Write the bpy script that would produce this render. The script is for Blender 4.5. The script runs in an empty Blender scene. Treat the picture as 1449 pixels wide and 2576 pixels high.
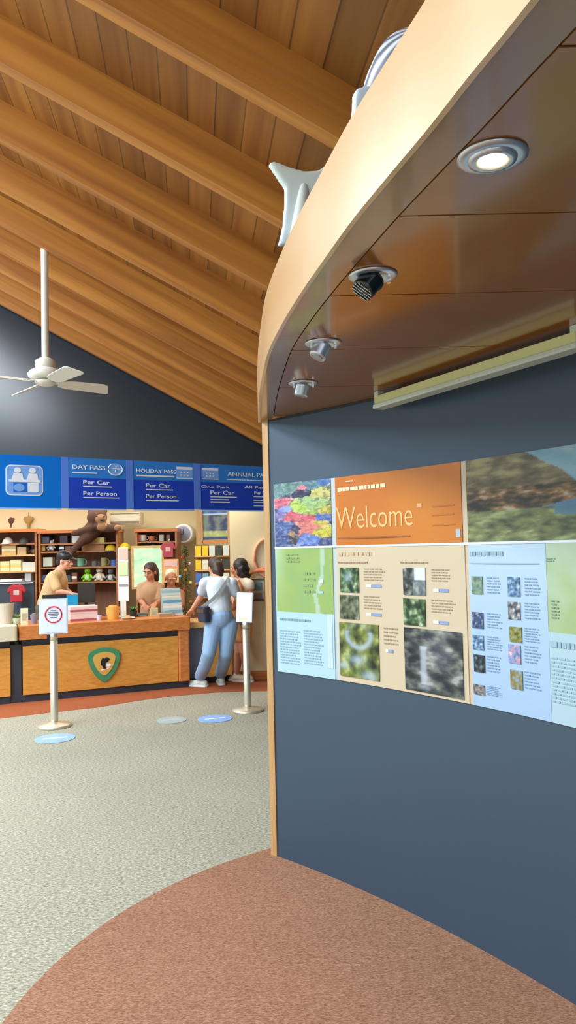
import bpy, bmesh, math, random
import numpy as np
from mathutils import Vector, Matrix, noise
random.seed(7)
PI = math.pi
COL = bpy.context.scene.collection
SC = bpy.context.scene

# ------------------------------------------------------------------ camera model
FPX = 1936.0
TH = math.atan(89/1936); RHO = math.radians(1.3)
F_ = Vector((0, math.cos(TH), math.sin(TH))); R0 = Vector((1, 0, 0)); U0 = Vector((0, -math.sin(TH), math.cos(TH)))
R_ = R0*math.cos(RHO) - U0*math.sin(RHO); U_ = R0*math.sin(RHO) + U0*math.cos(RHO)
EYE = Vector((0, 0, 1.65))
def ray(x, y): return F_ + R_*((x-724.5)/FPX) - U_*((y-1288)/FPX)
def at(x, y, Y):
    d = ray(x, y); return EYE + d*(Y/d.y)
def onz(x, y, z=0.0):
    d = ray(x, y); return EYE + d*((z-1.65)/d.z)

# ------------------------------------------------------------------ colours, materials
def lin(c):
    return tuple(((v/255)/12.92 if v/255 <= .04045 else ((v/255+.055)/1.055)**2.4) for v in c)
MATS = {}
def mat(name, rgb, rough=.6, metal=0, var=.06, scale=12, bump=0, emit=None, es=1, alpha=1, trans=0, spec=.5, vc=False, coat=0):
    if name in MATS: return MATS[name]
    m = bpy.data.materials.new(name); m.use_nodes = True
    nt = m.node_tree; b = nt.nodes['Principled BSDF']
    c = lin(rgb) + (1,)
    b.inputs['Roughness'].default_value = rough; b.inputs['Metallic'].default_value = metal
    b.inputs['Specular IOR Level'].default_value = spec
    b.inputs['Coat Weight'].default_value = coat; b.inputs['Coat Roughness'].default_value = .06
    if trans: b.inputs['Transmission Weight'].default_value = trans
    if alpha < 1: b.inputs['Alpha'].default_value = alpha
    if vc:
        a = nt.nodes.new('ShaderNodeVertexColor'); a.layer_name = 'Col'
        nt.links.new(a.outputs['Color'], b.inputs['Base Color'])
    else:
        tc = nt.nodes.new('ShaderNodeTexCoord'); n = nt.nodes.new('ShaderNodeTexNoise')
        n.inputs['Scale'].default_value = scale; n.inputs['Detail'].default_value = 4
        nt.links.new(tc.outputs['Object'], n.inputs['Vector'])
        r = nt.nodes.new('ShaderNodeMix'); r.data_type = 'RGBA'
        r.inputs[6].default_value = tuple(v*(1-var) for v in c[:3])+(1,)
        r.inputs[7].default_value = tuple(min(1, v*(1+var)) for v in c[:3])+(1,)
        nt.links.new(n.outputs['Fac'], r.inputs[0]); nt.links.new(r.outputs[2], b.inputs['Base Color'])
        if bump:
            bp = nt.nodes.new('ShaderNodeBump'); bp.inputs['Strength'].default_value = bump; bp.inputs['Distance'].default_value = .01
            nt.links.new(n.outputs['Fac'], bp.inputs['Height']); nt.links.new(bp.outputs['Normal'], b.inputs['Normal'])
    if emit:
        b.inputs['Emission Color'].default_value = lin(emit)+(1,); b.inputs['Emission Strength'].default_value = es
    MATS[name] = m; return m

def wood(name, c1, c2, sc=(1, 12, 12), rough=.45, nscale=3, plank=None, rot=(0, 0, 0), dist=1.2, coat=0, spec=.5):
    """long-grain wood; sc stretches object coordinates; plank=(axis, width) gives every board its own tone"""
    m = bpy.data.materials.new(name); m.use_nodes = True
    nt = m.node_tree; b = nt.nodes['Principled BSDF']; L = nt.links
    b.inputs['Roughness'].default_value = rough
    b.inputs['Coat Weight'].default_value = coat; b.inputs['Coat Roughness'].default_value = .08
    b.inputs['Specular IOR Level'].default_value = spec
    tc = nt.nodes.new('ShaderNodeTexCoord'); mp = nt.nodes.new('ShaderNodeMapping')
    mp.inputs['Scale'].default_value = sc
    m0 = nt.nodes.new('ShaderNodeMapping'); m0.inputs['Rotation'].default_value = rot
    L.new(tc.outputs['Object'], m0.inputs['Vector']); L.new(m0.outputs['Vector'], mp.inputs['Vector'])
    n = nt.nodes.new('ShaderNodeTexNoise'); n.inputs['Scale'].default_value = nscale; n.inputs['Detail'].default_value = 6
    n.inputs['Distortion'].default_value = dist
    L.new(mp.outputs['Vector'], n.inputs['Vector'])
    cr = nt.nodes.new('ShaderNodeValToRGB'); cr.color_ramp.elements[0].position = .3; cr.color_ramp.elements[1].position = .7
    cr.color_ramp.elements[0].color = lin(c1)+(1,); cr.color_ramp.elements[1].color = lin(c2)+(1,)
    L.new(n.outputs['Fac'], cr.inputs['Fac'])
    out = cr.outputs['Color']
    if plank:
        ax, w, lo = plank
        s = nt.nodes.new('ShaderNodeSeparateXYZ'); L.new(tc.outputs['Object'], s.inputs[0])
        d = nt.nodes.new('ShaderNodeMath'); d.operation = 'DIVIDE'; d.inputs[1].default_value = w; L.new(s.outputs[ax], d.inputs[0])
        fl = nt.nodes.new('ShaderNodeMath'); fl.operation = 'FLOOR'; L.new(d.outputs[0], fl.inputs[0])
        wn = nt.nodes.new('ShaderNodeTexWhiteNoise'); wn.noise_dimensions = '1D'; L.new(fl.outputs[0], wn.inputs['W'])
        mr = nt.nodes.new('ShaderNodeMapRange'); mr.inputs['To Min'].default_value = lo; mr.inputs['To Max'].default_value = 1.12
        L.new(wn.outputs['Value'], mr.inputs['Value'])
        # seam
        fr = nt.nodes.new('ShaderNodeMath'); fr.operation = 'FRACT'; L.new(d.outputs[0], fr.inputs[0])
        gt = nt.nodes.new('ShaderNodeMath'); gt.operation = 'GREATER_THAN'; gt.inputs[1].default_value = .05; L.new(fr.outputs[0], gt.inputs[0])
        m2 = nt.nodes.new('ShaderNodeMapRange'); m2.inputs['To Min'].default_value = .45; m2.inputs['To Max'].default_value = 1; L.new(gt.outputs[0], m2.inputs['Value'])
        mu = nt.nodes.new('ShaderNodeMath'); mu.operation = 'MULTIPLY'; L.new(mr.outputs[0], mu.inputs[0]); L.new(m2.outputs[0], mu.inputs[1])
        vm = nt.nodes.new('ShaderNodeVectorMath'); vm.operation = 'SCALE'; L.new(out, vm.inputs[0]); L.new(mu.outputs[0], vm.inputs['Scale'])
        out = vm.outputs[0]
    L.new(out, b.inputs['Base Color'])
    bp = nt.nodes.new('ShaderNodeBump'); bp.inputs['Strength'].default_value = .08; L.new(n.outputs['Fac'], bp.inputs['Height']); L.new(bp.outputs['Normal'], b.inputs['Normal'])
    MATS[name] = m; return m

def carpet(name, cols, scale=90, stretch=(1, 2.6, 1)):
    m = bpy.data.materials.new(name); m.use_nodes = True
    nt = m.node_tree; b = nt.nodes['Principled BSDF']; L = nt.links
    b.inputs['Roughness'].default_value = .95; b.inputs['Specular IOR Level'].default_value = .15
    tc = nt.nodes.new('ShaderNodeTexCoord'); mp = nt.nodes.new('ShaderNodeMapping'); mp.inputs['Scale'].default_value = stretch
    L.new(tc.outputs['Object'], mp.inputs['Vector'])
    n = nt.nodes.new('ShaderNodeTexNoise'); n.inputs['Scale'].default_value = scale; n.inputs['Detail'].default_value = 3; n.inputs['Roughness'].default_value = .7
    L.new(mp.outputs['Vector'], n.inputs['Vector'])
    cr = nt.nodes.new('ShaderNodeValToRGB')
    cr.color_ramp.elements[0].position = .34; cr.color_ramp.elements[1].position = .68
    cr.color_ramp.elements[0].color = lin(cols[0])+(1,); cr.color_ramp.elements[1].color = lin(cols[2])+(1,)
    e = cr.color_ramp.elements.new(.5); e.color = lin(cols[1])+(1,)
    L.new(n.outputs['Fac'], cr.inputs['Fac'])
    n2 = nt.nodes.new('ShaderNodeTexNoise'); n2.inputs['Scale'].default_value = 1.3; n2.inputs['Detail'].default_value = 2
    L.new(tc.outputs['Object'], n2.inputs['Vector'])
    mr = nt.nodes.new('ShaderNodeMapRange'); mr.inputs['To Min'].default_value = .9; mr.inputs['To Max'].default_value = 1.1; L.new(n2.outputs['Fac'], mr.inputs['Value'])
    vm = nt.nodes.new('ShaderNodeVectorMath'); vm.operation = 'SCALE'; L.new(cr.outputs['Color'], vm.inputs[0]); L.new(mr.outputs[0], vm.inputs['Scale'])
    L.new(vm.outputs[0], b.inputs['Base Color'])
    bp = nt.nodes.new('ShaderNodeBump'); bp.inputs['Strength'].default_value = .4; bp.inputs['Distance'].default_value = .004
    L.new(n.outputs['Fac'], bp.inputs['Height']); L.new(bp.outputs['Normal'], b.inputs['Normal'])
    MATS[name] = m; return m

# ------------------------------------------------------------------ mesh helpers
class MB:
    def __init__(s, M=None): s.v = []; s.f = []; s.M = M or Matrix()
    def add(s, vs, fs, M=None):
        k = len(s.v); M = s.M @ (M or Matrix())
        s.v += [tuple(M @ Vector(p)) for p in vs]; s.f += [tuple(i+k for i in f) for f in fs]; return s
    def box(s, x0, x1, y0, y1, z0, z1, M=None):
        return s.add([(x0,y0,z0),(x1,y0,z0),(x1,y1,z0),(x0,y1,z0),(x0,y0,z1),(x1,y0,z1),(x1,y1,z1),(x0,y1,z1)],
            [(3,2,1,0),(4,5,6,7),(0,1,5,4),(1,2,6,5),(2,3,7,6),(3,0,4,7)], M)
    def rbox(s, x0, x1, y0, y1, z0, z1, r=.01, M=None, seg=3):
        """box with rounded vertical edges"""
        pts = []
        for cx, cy, a0 in ((x1-r,y1-r,0),(x0+r,y1-r,90),(x0+r,y0+r,180),(x1-r,y0+r,270)):
            for k in range(seg+1):
                a = math.radians(a0+90*k/seg); pts.append((cx+r*math.cos(a), cy+r*math.sin(a)))
        return s.prism(pts, z0, z1, M)
    def prism(s, pts, z0, z1, M=None):
        n = len(pts)
        vs = [(p[0],p[1],z0) for p in pts] + [(p[0],p[1],z1) for p in pts]
        fs = [tuple(reversed(range(n))), tuple(range(n, 2*n))] + [(i,(i+1)%n,(i+1)%n+n,i+n) for i in range(n)]
        return s.add(vs, fs, M)
    def lathe(s, prof, seg=24, M=None):
        """prof: (r,z) list, closed at the ends where r=0"""
        vs = []; fs = []
        for r, z in prof:
            for k in range(seg):
                a = 2*PI*k/seg; vs.append((r*math.cos(a), r*math.sin(a), z))
        for i in range(len(prof)-1):
            for k in range(seg):
                k2 = (k+1)%seg; fs.append((i*seg+k, i*seg+k2, (i+1)*seg+k2, (i+1)*seg+k))
        fs.append(tuple(reversed(range(seg)))); fs.append(tuple(range((len(prof)-1)*seg, len(prof)*seg)))
        return s.add(vs, fs, M)
    def ell(s, c, r, M=None, seg=14, rings=9):
        prof_v = []; fs = []
        for i in range(rings+1):
            t = PI*i/rings
            for k in range(seg):
                a = 2*PI*k/seg
                prof_v.append((r[0]*math.sin(t)*math.cos(a), r[1]*math.sin(t)*math.sin(a), -r[2]*math.cos(t)))
        for i in range(rings):
            for k in range(seg):
                k2 = (k+1)%seg; fs.append((i*seg+k, i*seg+k2, (i+1)*seg+k2, (i+1)*seg+k))
        T = Matrix.Translation(Vector(c)) @ (M or Matrix())
        return s.add(prof_v, fs, T)
    def cap(s, p0, r0, p1, r1, seg=12):
        p0 = Vector(p0); p1 = Vector(p1); d = p1-p0; L = d.length
        if L < 1e-6: return s.ell(p0, (r0,)*3)
        q = d.to_track_quat('Z', 'Y').to_matrix().to_4x4()
        prof = []
        for i in range(1, 5): t = -PI/2+PI/2*i/5; prof.append((r0*math.cos(t), r0*math.sin(t)))
        prof = [(r0*.08, -r0*.995)] + prof + [(r0, 0), (r1, L)]
        for i in range(1, 5): t = PI/2*i/5; prof.append((r1*math.cos(t), L+r1*math.sin(t)))
        prof.append((r1*.08, L+r1*.995))
        return s.lathe(prof, seg, Matrix.Translation(p0) @ q)
    def chain(s, pts, seg=12):
        for (a, ra), (b, rb) in zip(pts[:-1], pts[1:]): s.cap(a, ra, b, rb, seg)
        return s
    def tube(s, pts, r, seg=8, closed=False):
        pts = [Vector(p) for p in pts]; n = len(pts); rings = []
        for i, p in enumerate(pts):
            a = pts[i-1] if (i > 0 or closed) else p; b = pts[(i+1)%n] if (i < n-1 or closed) else p
            d = (b-a).normalized(); q = d.to_track_quat('Z', 'Y')
            rr = r[i] if isinstance(r, (list, tuple)) else r
            rings.append([p + q @ Vector((rr*math.cos(2*PI*k/seg), rr*math.sin(2*PI*k/seg), 0)) for k in range(seg)])
        vs = [v for g in rings for v in g]; fs = []
        m = n if closed else n-1
        for i in range(m):
            j = (i+1)%n
            for k in range(seg):
                k2 = (k+1)%seg; fs.append((i*seg+k, i*seg+k2, j*seg+k2, j*seg+k))
        if not closed: fs.append(tuple(reversed(range(seg)))); fs.append(tuple(range((n-1)*seg, n*seg)))
        return s.add(vs, fs)
    def hexa(s, P):
        """eight corners, bottom ring then top ring"""
        return s.add(P, [(3,2,1,0),(4,5,6,7),(0,1,5,4),(1,2,6,5),(2,3,7,6),(3,0,4,7)])
    def build(s, name, m, parent=None, smooth=False, bevel=0, remesh=0, smooth_it=0, stuff=False):
        me = bpy.data.meshes.new(name); me.from_pydata(s.v, [], s.f); me.update()
        bm = bmesh.new(); bm.from_mesh(me); bmesh.ops.recalc_face_normals(bm, faces=bm.faces); bm.to_mesh(me); bm.free()
        o = bpy.data.objects.new(name, me); COL.objects.link(o)
        if m: me.materials.append(m)
        if remesh:
            md = o.modifiers.new('r', 'REMESH'); md.mode = 'VOXEL'; md.voxel_size = remesh; md.use_smooth_shade = True
            if smooth_it:
                ms = o.modifiers.new('s', 'SMOOTH'); ms.iterations = smooth_it; ms.factor = .5
            bake(o)
            if m and not o.data.materials: o.data.materials.append(m)
            smooth = True
        elif bevel:
            md = o.modifiers.new('b', 'BEVEL'); md.width = bevel; md.segments = 2; md.limit_method = 'ANGLE'; md.angle_limit = .6
            bake(o)
        if smooth:
            for p in o.data.polygons: p.use_smooth = True
        if parent is not None: attach(o, parent)
        if stuff: o['kind'] = 'stuff'
        return o
def bake(o):
    bpy.context.view_layer.update()
    dg = bpy.context.evaluated_depsgraph_get()
    me = bpy.data.meshes.new_from_object(o.evaluated_get(dg)); o.modifiers.clear(); o.data = me
def attach(o, parent):
    o.parent = parent; o.matrix_parent_inverse = wm(parent).inverted()
def wm(o):
    m = Matrix.LocRotScale(o.location, o.rotation_euler, o.scale)
    return (wm(o.parent) @ o.matrix_parent_inverse @ m) if o.parent else m
def tag(o, label, cat, group=None, kind=None):
    o['label'] = label; o['category'] = cat
    if group: o['group'] = group
    if kind: o['kind'] = kind
    return o
def thing(name, label, cat, loc=(0, 0, 0), rz=0, group=None):
    o = bpy.data.objects.new(name, None); COL.objects.link(o); o.location = loc; o.rotation_euler = (0, 0, rz)
    o.empty_display_size = .1
    return tag(o, label, cat, group)
def struct(name, mb, m, label=None, cat=None, **k):
    o = mb.build(name, m, **k) if isinstance(mb, MB) else mb
    o['kind'] = 'structure'
    if label: o['label'] = label; o['category'] = cat
    return o
def frame_M(o, rz): return Matrix.Translation(Vector(o)) @ Matrix.Rotation(rz, 4, 'Z')

# text -> mesh, fitted into a box (w,h) of local XZ plane; mapping function gives world positions
def text_mesh(name, body, fmap, w, h, m, parent, depth=.004, bold=0.0, align_left=True):
    cu = bpy.data.curves.new(name, 'FONT'); cu.body = body; cu.size = 1; cu.extrude = .5; cu.offset = bold; cu.resolution_u = 3
    o = bpy.data.objects.new(name, cu); COL.objects.link(o); bpy.context.view_layer.update()
    dg = bpy.context.evaluated_depsgraph_get(); me = bpy.data.meshes.new_from_object(o.evaluated_get(dg))
    COL.objects.unlink(o); bpy.data.objects.remove(o); bpy.data.curves.remove(cu)
    xs = [v.co.x for v in me.vertices]; ys = [v.co.y for v in me.vertices]
    x0, x1, y0, y1 = min(xs), max(xs), min(ys), max(ys)
    for v in me.vertices:
        a = (v.co.x-x0)/(x1-x0)*w; b = (v.co.y-y0)/(y1-y0)*h; d = depth*(.5+v.co.z)
        v.co = fmap(a, b, d)
    me.materials.clear(); me.materials.append(m)
    o = bpy.data.objects.new(name, me); COL.objects.link(o)
    if parent is not None: attach(o, parent)
    return o

# ------------------------------------------------------------------ materials
M_slate = mat('slate_paint', (54, 72, 88), .4, var=.05, scale=3, spec=.5)
M_slate2 = mat('dark_wall_paint', (44, 50, 56), .2, var=.04, scale=2)
M_cream = mat('cream_paint', (228, 212, 172), .7, var=.03, scale=3)
M_white = mat('white_enamel', (228, 226, 216), .35, var=.02)
M_chrome = mat('chrome', (205, 205, 205), .12, 1, var=.03)
M_steel = mat('brushed_steel', (226, 218, 198), .42, .75, var=.08, scale=30)
M_dark = mat('dark_charcoal_laminate', (52, 60, 70), .45, var=.05)
M_black = mat('black_plastic', (24, 25, 28), .4, var=.1)
M_rafter = wood('rafter_timber', (156, 92, 30), (204, 136, 54), (.3, 9, 9), .5, 1.5, dist=.3, rot=(0, -math.atan(.55), 0))
M_board = wood('ceiling_boards', (136, 80, 30), (172, 112, 46), (9, .4, 9), .5, 1.6, plank=(0, .13, .7), dist=.3)
M_fascia = wood('pale_fascia_veneer', (200, 158, 106), (214, 180, 136), (.5, .5, 2), .3, 1.2, dist=.3, coat=.4)
M_soffit = wood('glossy_soffit_veneer', (130, 80, 30), (148, 96, 40), (1.2, 1.2, 1.2), .16, 1.0, dist=.3, coat=.25, spec=.35)
M_rim = wood('rim_veneer', (134, 98, 64), (148, 110, 74), (2, 2, 2), .2, 1.5, dist=.3, coat=.4)
M_counter = wood('counter_front_veneer', (212, 142, 52), (232, 168, 78), (.6, 8, 14), .4, 2.0)
M_lip = wood('counter_lip_timber', (190, 106, 48), (220, 140, 70), (.8, 10, 16), .3, 2.4)
M_shelf = wood('shelf_timber', (150, 92, 50), (184, 122, 70), (.8, 10, 12), .5, 2.4)
M_shelfl = wood('pale_shelf_timber', (206, 156, 92), (228, 182, 118), (.8, 10, 12), .5, 2.4)
M_trim = wood('honey_trim', (176, 134, 84), (196, 154, 102), (9, 9, .6), .45, 2.0)
M_grey = carpet('grey_carpet', ((118, 113, 95), (162, 157, 137), (210, 207, 189)), 56)
M_brown = carpet('brown_carpet', ((124, 84, 62), (156, 112, 86), (184, 142, 116)), 80)
M_strip = carpet('rust_carpet', ((140, 76, 46), (160, 90, 58), (178, 106, 70)), 110)
VC = mat('printed_image', (255, 255, 255), .35, vc=True)
VCG = mat('printed_panel', (255, 255, 255), .38, vc=True, spec=.4)

# ------------------------------------------------------------------ room frame: t along the rafters, n towards the gable wall
A7 = math.radians(7)
rv = Vector((math.cos(A7), math.sin(A7), 0)); nv = Vector((-math.sin(A7), math.cos(A7), 0))
RM = Matrix.Rotation(A7, 4, 'Z')          # (t, n, z) -> world
ZR = lambda t: 3.535-.55*t                 # underside of rafters
T0, T1, N0, N1 = -10.4, 2.35, -4.2, 10.4
RIDGE = -4.6
def zc(t): return ZR(t) if t > RIDGE else ZR(RIDGE)-.55*(RIDGE-t)

# floor: grey carpet field, brown disc and rust strip laid flush
fl = MB(RM).box(T0-.1, 4.2, N0-.1, 13.4, -.12, 0)
struct('floor', fl, M_grey, 'pale speckled grey carpet covering the hall floor', 'floor')
pts = [(.945+1.997*math.cos(2*PI*k/96), 2.624+1.997*math.sin(2*PI*k/96)) for k in range(96)]
o = MB().prism(pts, -.01, .004).build('floor_brown_disc', M_brown); o.name = 'floor_inset'
struct(o.name, o, None, 'reddish brown round carpet inset in the foreground', 'floor')
sp = [onz(*p) for p in [(0,1808),(100,1796),(248,1779.5),(340,1764),(432,1752),(546,1742),(620,1739.5),(681,1738.8)]]
sp = [sp[0]+Vector((-1.6,-.9,0))] + sp + [Vector((1.4, 8.9, 0)), Vector((1.4, 12.2, 0)), Vector((-7, 12.2, 0))]
o = MB().prism([(p.x, p.y) for p in sp], -.01, .003).build('floor_strip', M_strip)
struct('floor_strip', o, None, 'rust brown carpet strip curving along the foot of the counter', 'floor')

# ceiling boards and rafters
b = MB(RM)
def slab(mb, ta, tb, na, nb, dz, th):
    mb.hexa([(ta,na,zc(ta)+dz),(tb,na,zc(tb)+dz),(tb,nb,zc(tb)+dz),(ta,nb,zc(ta)+dz),
             (ta,na,zc(ta)+dz+th),(tb,na,zc(tb)+dz+th),(tb,nb,zc(tb)+dz+th),(ta,nb,zc(ta)+dz+th)])
cl = MB(); slab(cl, RIDGE, T1+.2, N0-.2, N1+.2, .24, .05)
o = struct('ceiling', cl, M_board, 'sloping ceiling of narrow brown timber boards', 'ceiling'); o.matrix_world = RM
cl = MB(); slab(cl, T0-.2, RIDGE, N0-.2, N1+.2, .24, .05)
o = struct('ceiling_far_slope', cl, M_board); o.matrix_world = RM
def rafter(n, idx, lab):
    mb = MB(); slab(mb, RIDGE+.02, T1+.1, n-.09, n, 0, .245)
    o = mb.build('ceiling_rafter', M_rafter); o.matrix_world = RM
    return tag(o, lab, 'rafter', 'sloping timber rafters', 'structure')
rl = {2.0: 'timber rafter nearest overhead, hidden mostly behind the curved canopy', 2.93: 'timber rafter crossing the very top of the photo',
      3.84: 'second timber rafter from the top, running behind the white whale tail', 4.78: 'third timber rafter from the top of the photo',
      5.68: 'fourth timber rafter from the top, just above the fan rod', 6.59: 'timber rafter that the white ceiling fan hangs from',
      7.5: 'first timber rafter beyond the ceiling fan', 8.42: 'second timber rafter beyond the ceiling fan', 9.33: 'third timber rafter beyond the ceiling fan',
      10.24: 'last timber rafter lying against the dark gable wall'}
for n, l in rl.items(): rafter(n, 0, l)
for n in (1.08, .16, -1.2, -2.6):
    rafter(n, 0, 'timber rafter behind the camera')

# walls
g = MB(RM); zt = 8
def gable(mb, na, nb, z0):
    P = []
    tops = [(T0, zc(T0)+.26), (RIDGE, zc(RIDGE)+.26), (T1, zc(T1)+.26)]
    pl = [(T0, z0), (T1, z0)] + [(t, z) for t, z in reversed(tops)]
    k = len(pl)
    vs = [(t, na, z) for t, z in pl] + [(t, nb, z) for t, z in pl]
    fs = [tuple(range(k)), tuple(reversed(range(k, 2*k)))] + [(i, i+k, (i+1)%k+k, (i+1)%k) for i in range(k)]
    mb.add(vs, fs)
gable(g, N1, N1+.15, 2.62)
struct('wall_gable', g, M_slate2, 'dark slate gable wall above the blue sign', 'wall')
# shop alcove under the gable
struct('ceiling_alcove', MB(RM).box(T0, T1+1, N1, 12.6, 2.62, 2.72), M_white)
struct('wall_back', MB(RM).box(T0, 1.4, 12.05, 12.2, 0, 2.62), M_cream, 'cream back wall of the shop alcove', 'wall')
struct('wall_left', MB(RM).box(T0-.15, T0, N0, 12.2, 0, .5).box(T0-.15, T0, N0, 12.2, 2.9, 3.3+.4)
       .box(T0-.15, T0, N0, -3.4, .5, 2.9).box(T0-.15, T0, 1.0, 1.5, .5, 2.9).box(T0-.15, T0, 5.4, 5.9, .5, 2.9).box(T0-.15, T0, 9.6, 12.2, .5, 2.9), M_cream)
struct('wall_right', MB(RM).box(T1, T1+.12, N0, 12.2, 0, 2.8), M_slate2)
# rear wall with glazed doors behind the photographer
rw = MB(RM); rw.box(T0, -6.5, N0-.15, N0, 0, 4.4).box(-6.5, -6.2, N0-.15, N0, 0, 5).box(1.6, T1, N0-.15, N0, 0, 2.4).box(-2.4, -2.2, N0-.15, N0, 0, 2.9)
rw.box(-6.2, 1.6, N0-.15, N0, 2.45, 2.75)
rw.box(-6.2, 1.6, N0-.15, N0, 0, .08)
struct('wall_rear', rw, M_slate2)

# right cream partition beside the counter
PW = 9.75
pl = MB()
xa = at(579, 1400, PW).x
pl.box(xa, 1.9, PW, PW+.12, 0, 2.62).box(xa, xa+.1, PW+.12, 11.9, 0, 2.62)
struct('wall_partition', pl, M_cream, 'plain cream wall at the right of the counter', 'wall')
struct('baseboard_partition', MB().box(xa, 1.9, PW-.02, PW, 0, .11), M_lip, 'honey timber skirting along the cream wall', 'baseboard')

# ------------------------------------------------------------------ curved display wall
CX, CY, RW = -3.96, .061, 5.655
A0 = math.radians(46.9)
def wp(s, z, off=0.0):
    a = A0 - s/RW; r = RW-off
    return Vector((CX+r*math.cos(a), CY+r*math.sin(a), z))
def ws(x, y):
    d = ray(x, y); a = d.x**2+d.y**2; ox, oy = -CX, -CY
    b_ = 2*(ox*d.x+oy*d.y); c_ = ox*ox+oy*oy-RW*RW
    t = (-b_+math.sqrt(b_*b_-4*a*c_))/(2*a); p = EYE+d*t
    return (A0-math.atan2(p.y-CY, p.x-CX))*RW, p.z
ZS = 2.352                                  # soffit height
def arc_slab(mb, s0, s1, z0, z1, o0, o1, n=24):
    vs = []; fs = []
    for i in range(n+1):
        s = s0+(s1-s0)*i/n
        vs += [wp(s, z0, o0), wp(s, z1, o0), wp(s, z1, o1), wp(s, z0, o1)]
    for i in range(n):
        for k in range(4):
            a = i*4+k; b2 = i*4+(k+1)%4; fs.append((a, b2, b2+4, a+4))
    fs.append((0, 3, 2, 1)); fs.append((n*4, n*4+1, n*4+2, n*4+3)); mb.add(vs, fs); return mb
SE = 5.2
struct('wall_curved', arc_slab(MB(), 0, SE, 0, ZS, 0, -.1, 60), M_slate, 'dark slate blue curved display wall on the right', 'wall')
struct('trim_edge', arc_slab(MB(), -.045, -.001, 0, ZS, .006, -.11, 1), M_trim, 'narrow honey timber edge closing the end of the curved wall', 'trim')
struct('trim_cap', arc_slab(MB(), 0.0, SE, ZS-.012, ZS-.001, .004, 0, 40), M_black)

def patch(name, s0, s1, z0, z1, off, fn, parent, nx=30, nz=30, m=None, th=.003, rc=0):
    """printed surface lying on the curved wall; fn(u,v)->sRGB with u,v in 0..1 (v up)"""
    vs = []; fs = []; cols = []
    for j in range(nz+1):
        for i in range(nx+1):
            vs.append(wp(s0+(s1-s0)*i/nx, z0+(z1-z0)*j/nz, off+th)); cols.append(tuple(.78*q for q in lin(fn(i/nx, j/nz))))
    for j in range(nz):
        for i in range(nx):
            a = j*(nx+1)+i; fs.append((a, a+nx+1, a+nx+2, a+1))
    base = len(vs); rim = [i for i in range(nx+1)] + [(j*(nx+1)+nx) for j in range(1, nz+1)] + [nz*(nx+1)+i for i in range(nx-1, -1, -1)] + [j*(nx+1) for j in range(nz-1, 0, -1)]
    cen = Vector((CX, CY, 0))
    for r_ in rim: vs.append(vs[r_]); cols.append(cols[r_])
    for r_ in rim:
        p = vs[r_]; d = Vector((p.x-CX, p.y-CY, 0)).normalized(); vs.append(p+d*th); cols.append(cols[r_])
    k = len(rim)
    for i in range(k): fs.append((base+i, base+(i+1)%k, base+k+(i+1)%k, base+k+i))
    me = bpy.data.meshes.new(name); me.from_pydata([tuple(v) for v in vs], [], fs); me.update()
    ca = me.color_attributes.new('Col', 'FLOAT_COLOR', 'POINT')
    ca.data.foreach_set('color', np.array([c+(1,) for c in cols], dtype=np.float32).ravel())
    me.materials.append(m or VCG)
    for p in me.polygons: p.use_smooth = True
    o = bpy.data.objects.new(name, me); COL.objects.link(o)
    bm = bmesh.new(); bm.from_mesh(me); bmesh.ops.recalc_face_normals(bm, faces=bm.faces); bm.to_mesh(me); bm.free()
    if parent is not None: attach(o, parent)
    return o
def nz_(x, y, z=0, oct_=4): return noise.fractal((x, y, z), 1.0, 2.0, oct_, noise_basis='PERLIN_ORIGINAL')
def mix(a, b, t):
    t = max(0, min(1, t)); return tuple(a[i]+(b[i]-a[i])*t for i in range(3))
def ramp(v, stops):
    v = max(stops[0][0], min(stops[-1][0], v))
    for (a, ca), (b_, cb) in zip(stops[:-1], stops[1:]):
        if v <= b_: return mix(ca, cb, (v-a)/(b_-a+1e-9))
    return stops[-1][1]
flat = lambda c: (lambda u, v: c)

def photo_fn(seed, stops, sx=5, sy=5, extra=None):
    def fn(u, v):
        c = ramp(.5+.75*nz_(u*sx+seed*7.3, v*sy+seed*3.1, seed), stops)
        return extra(u, v, c) if extra else c
    return fn
FOREST = [(0, (20, 30, 22)), (.35, (50, 78, 50)), (.6, (96, 128, 78)), (.85, (150, 172, 120)), (1, (205, 215, 200))]
ROCK = [(0, (18, 22, 30)), (.35, (48, 56, 60)), (.55, (84, 88, 84)), (.8, (128, 130, 116)), (1, (176, 180, 176))]

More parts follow.
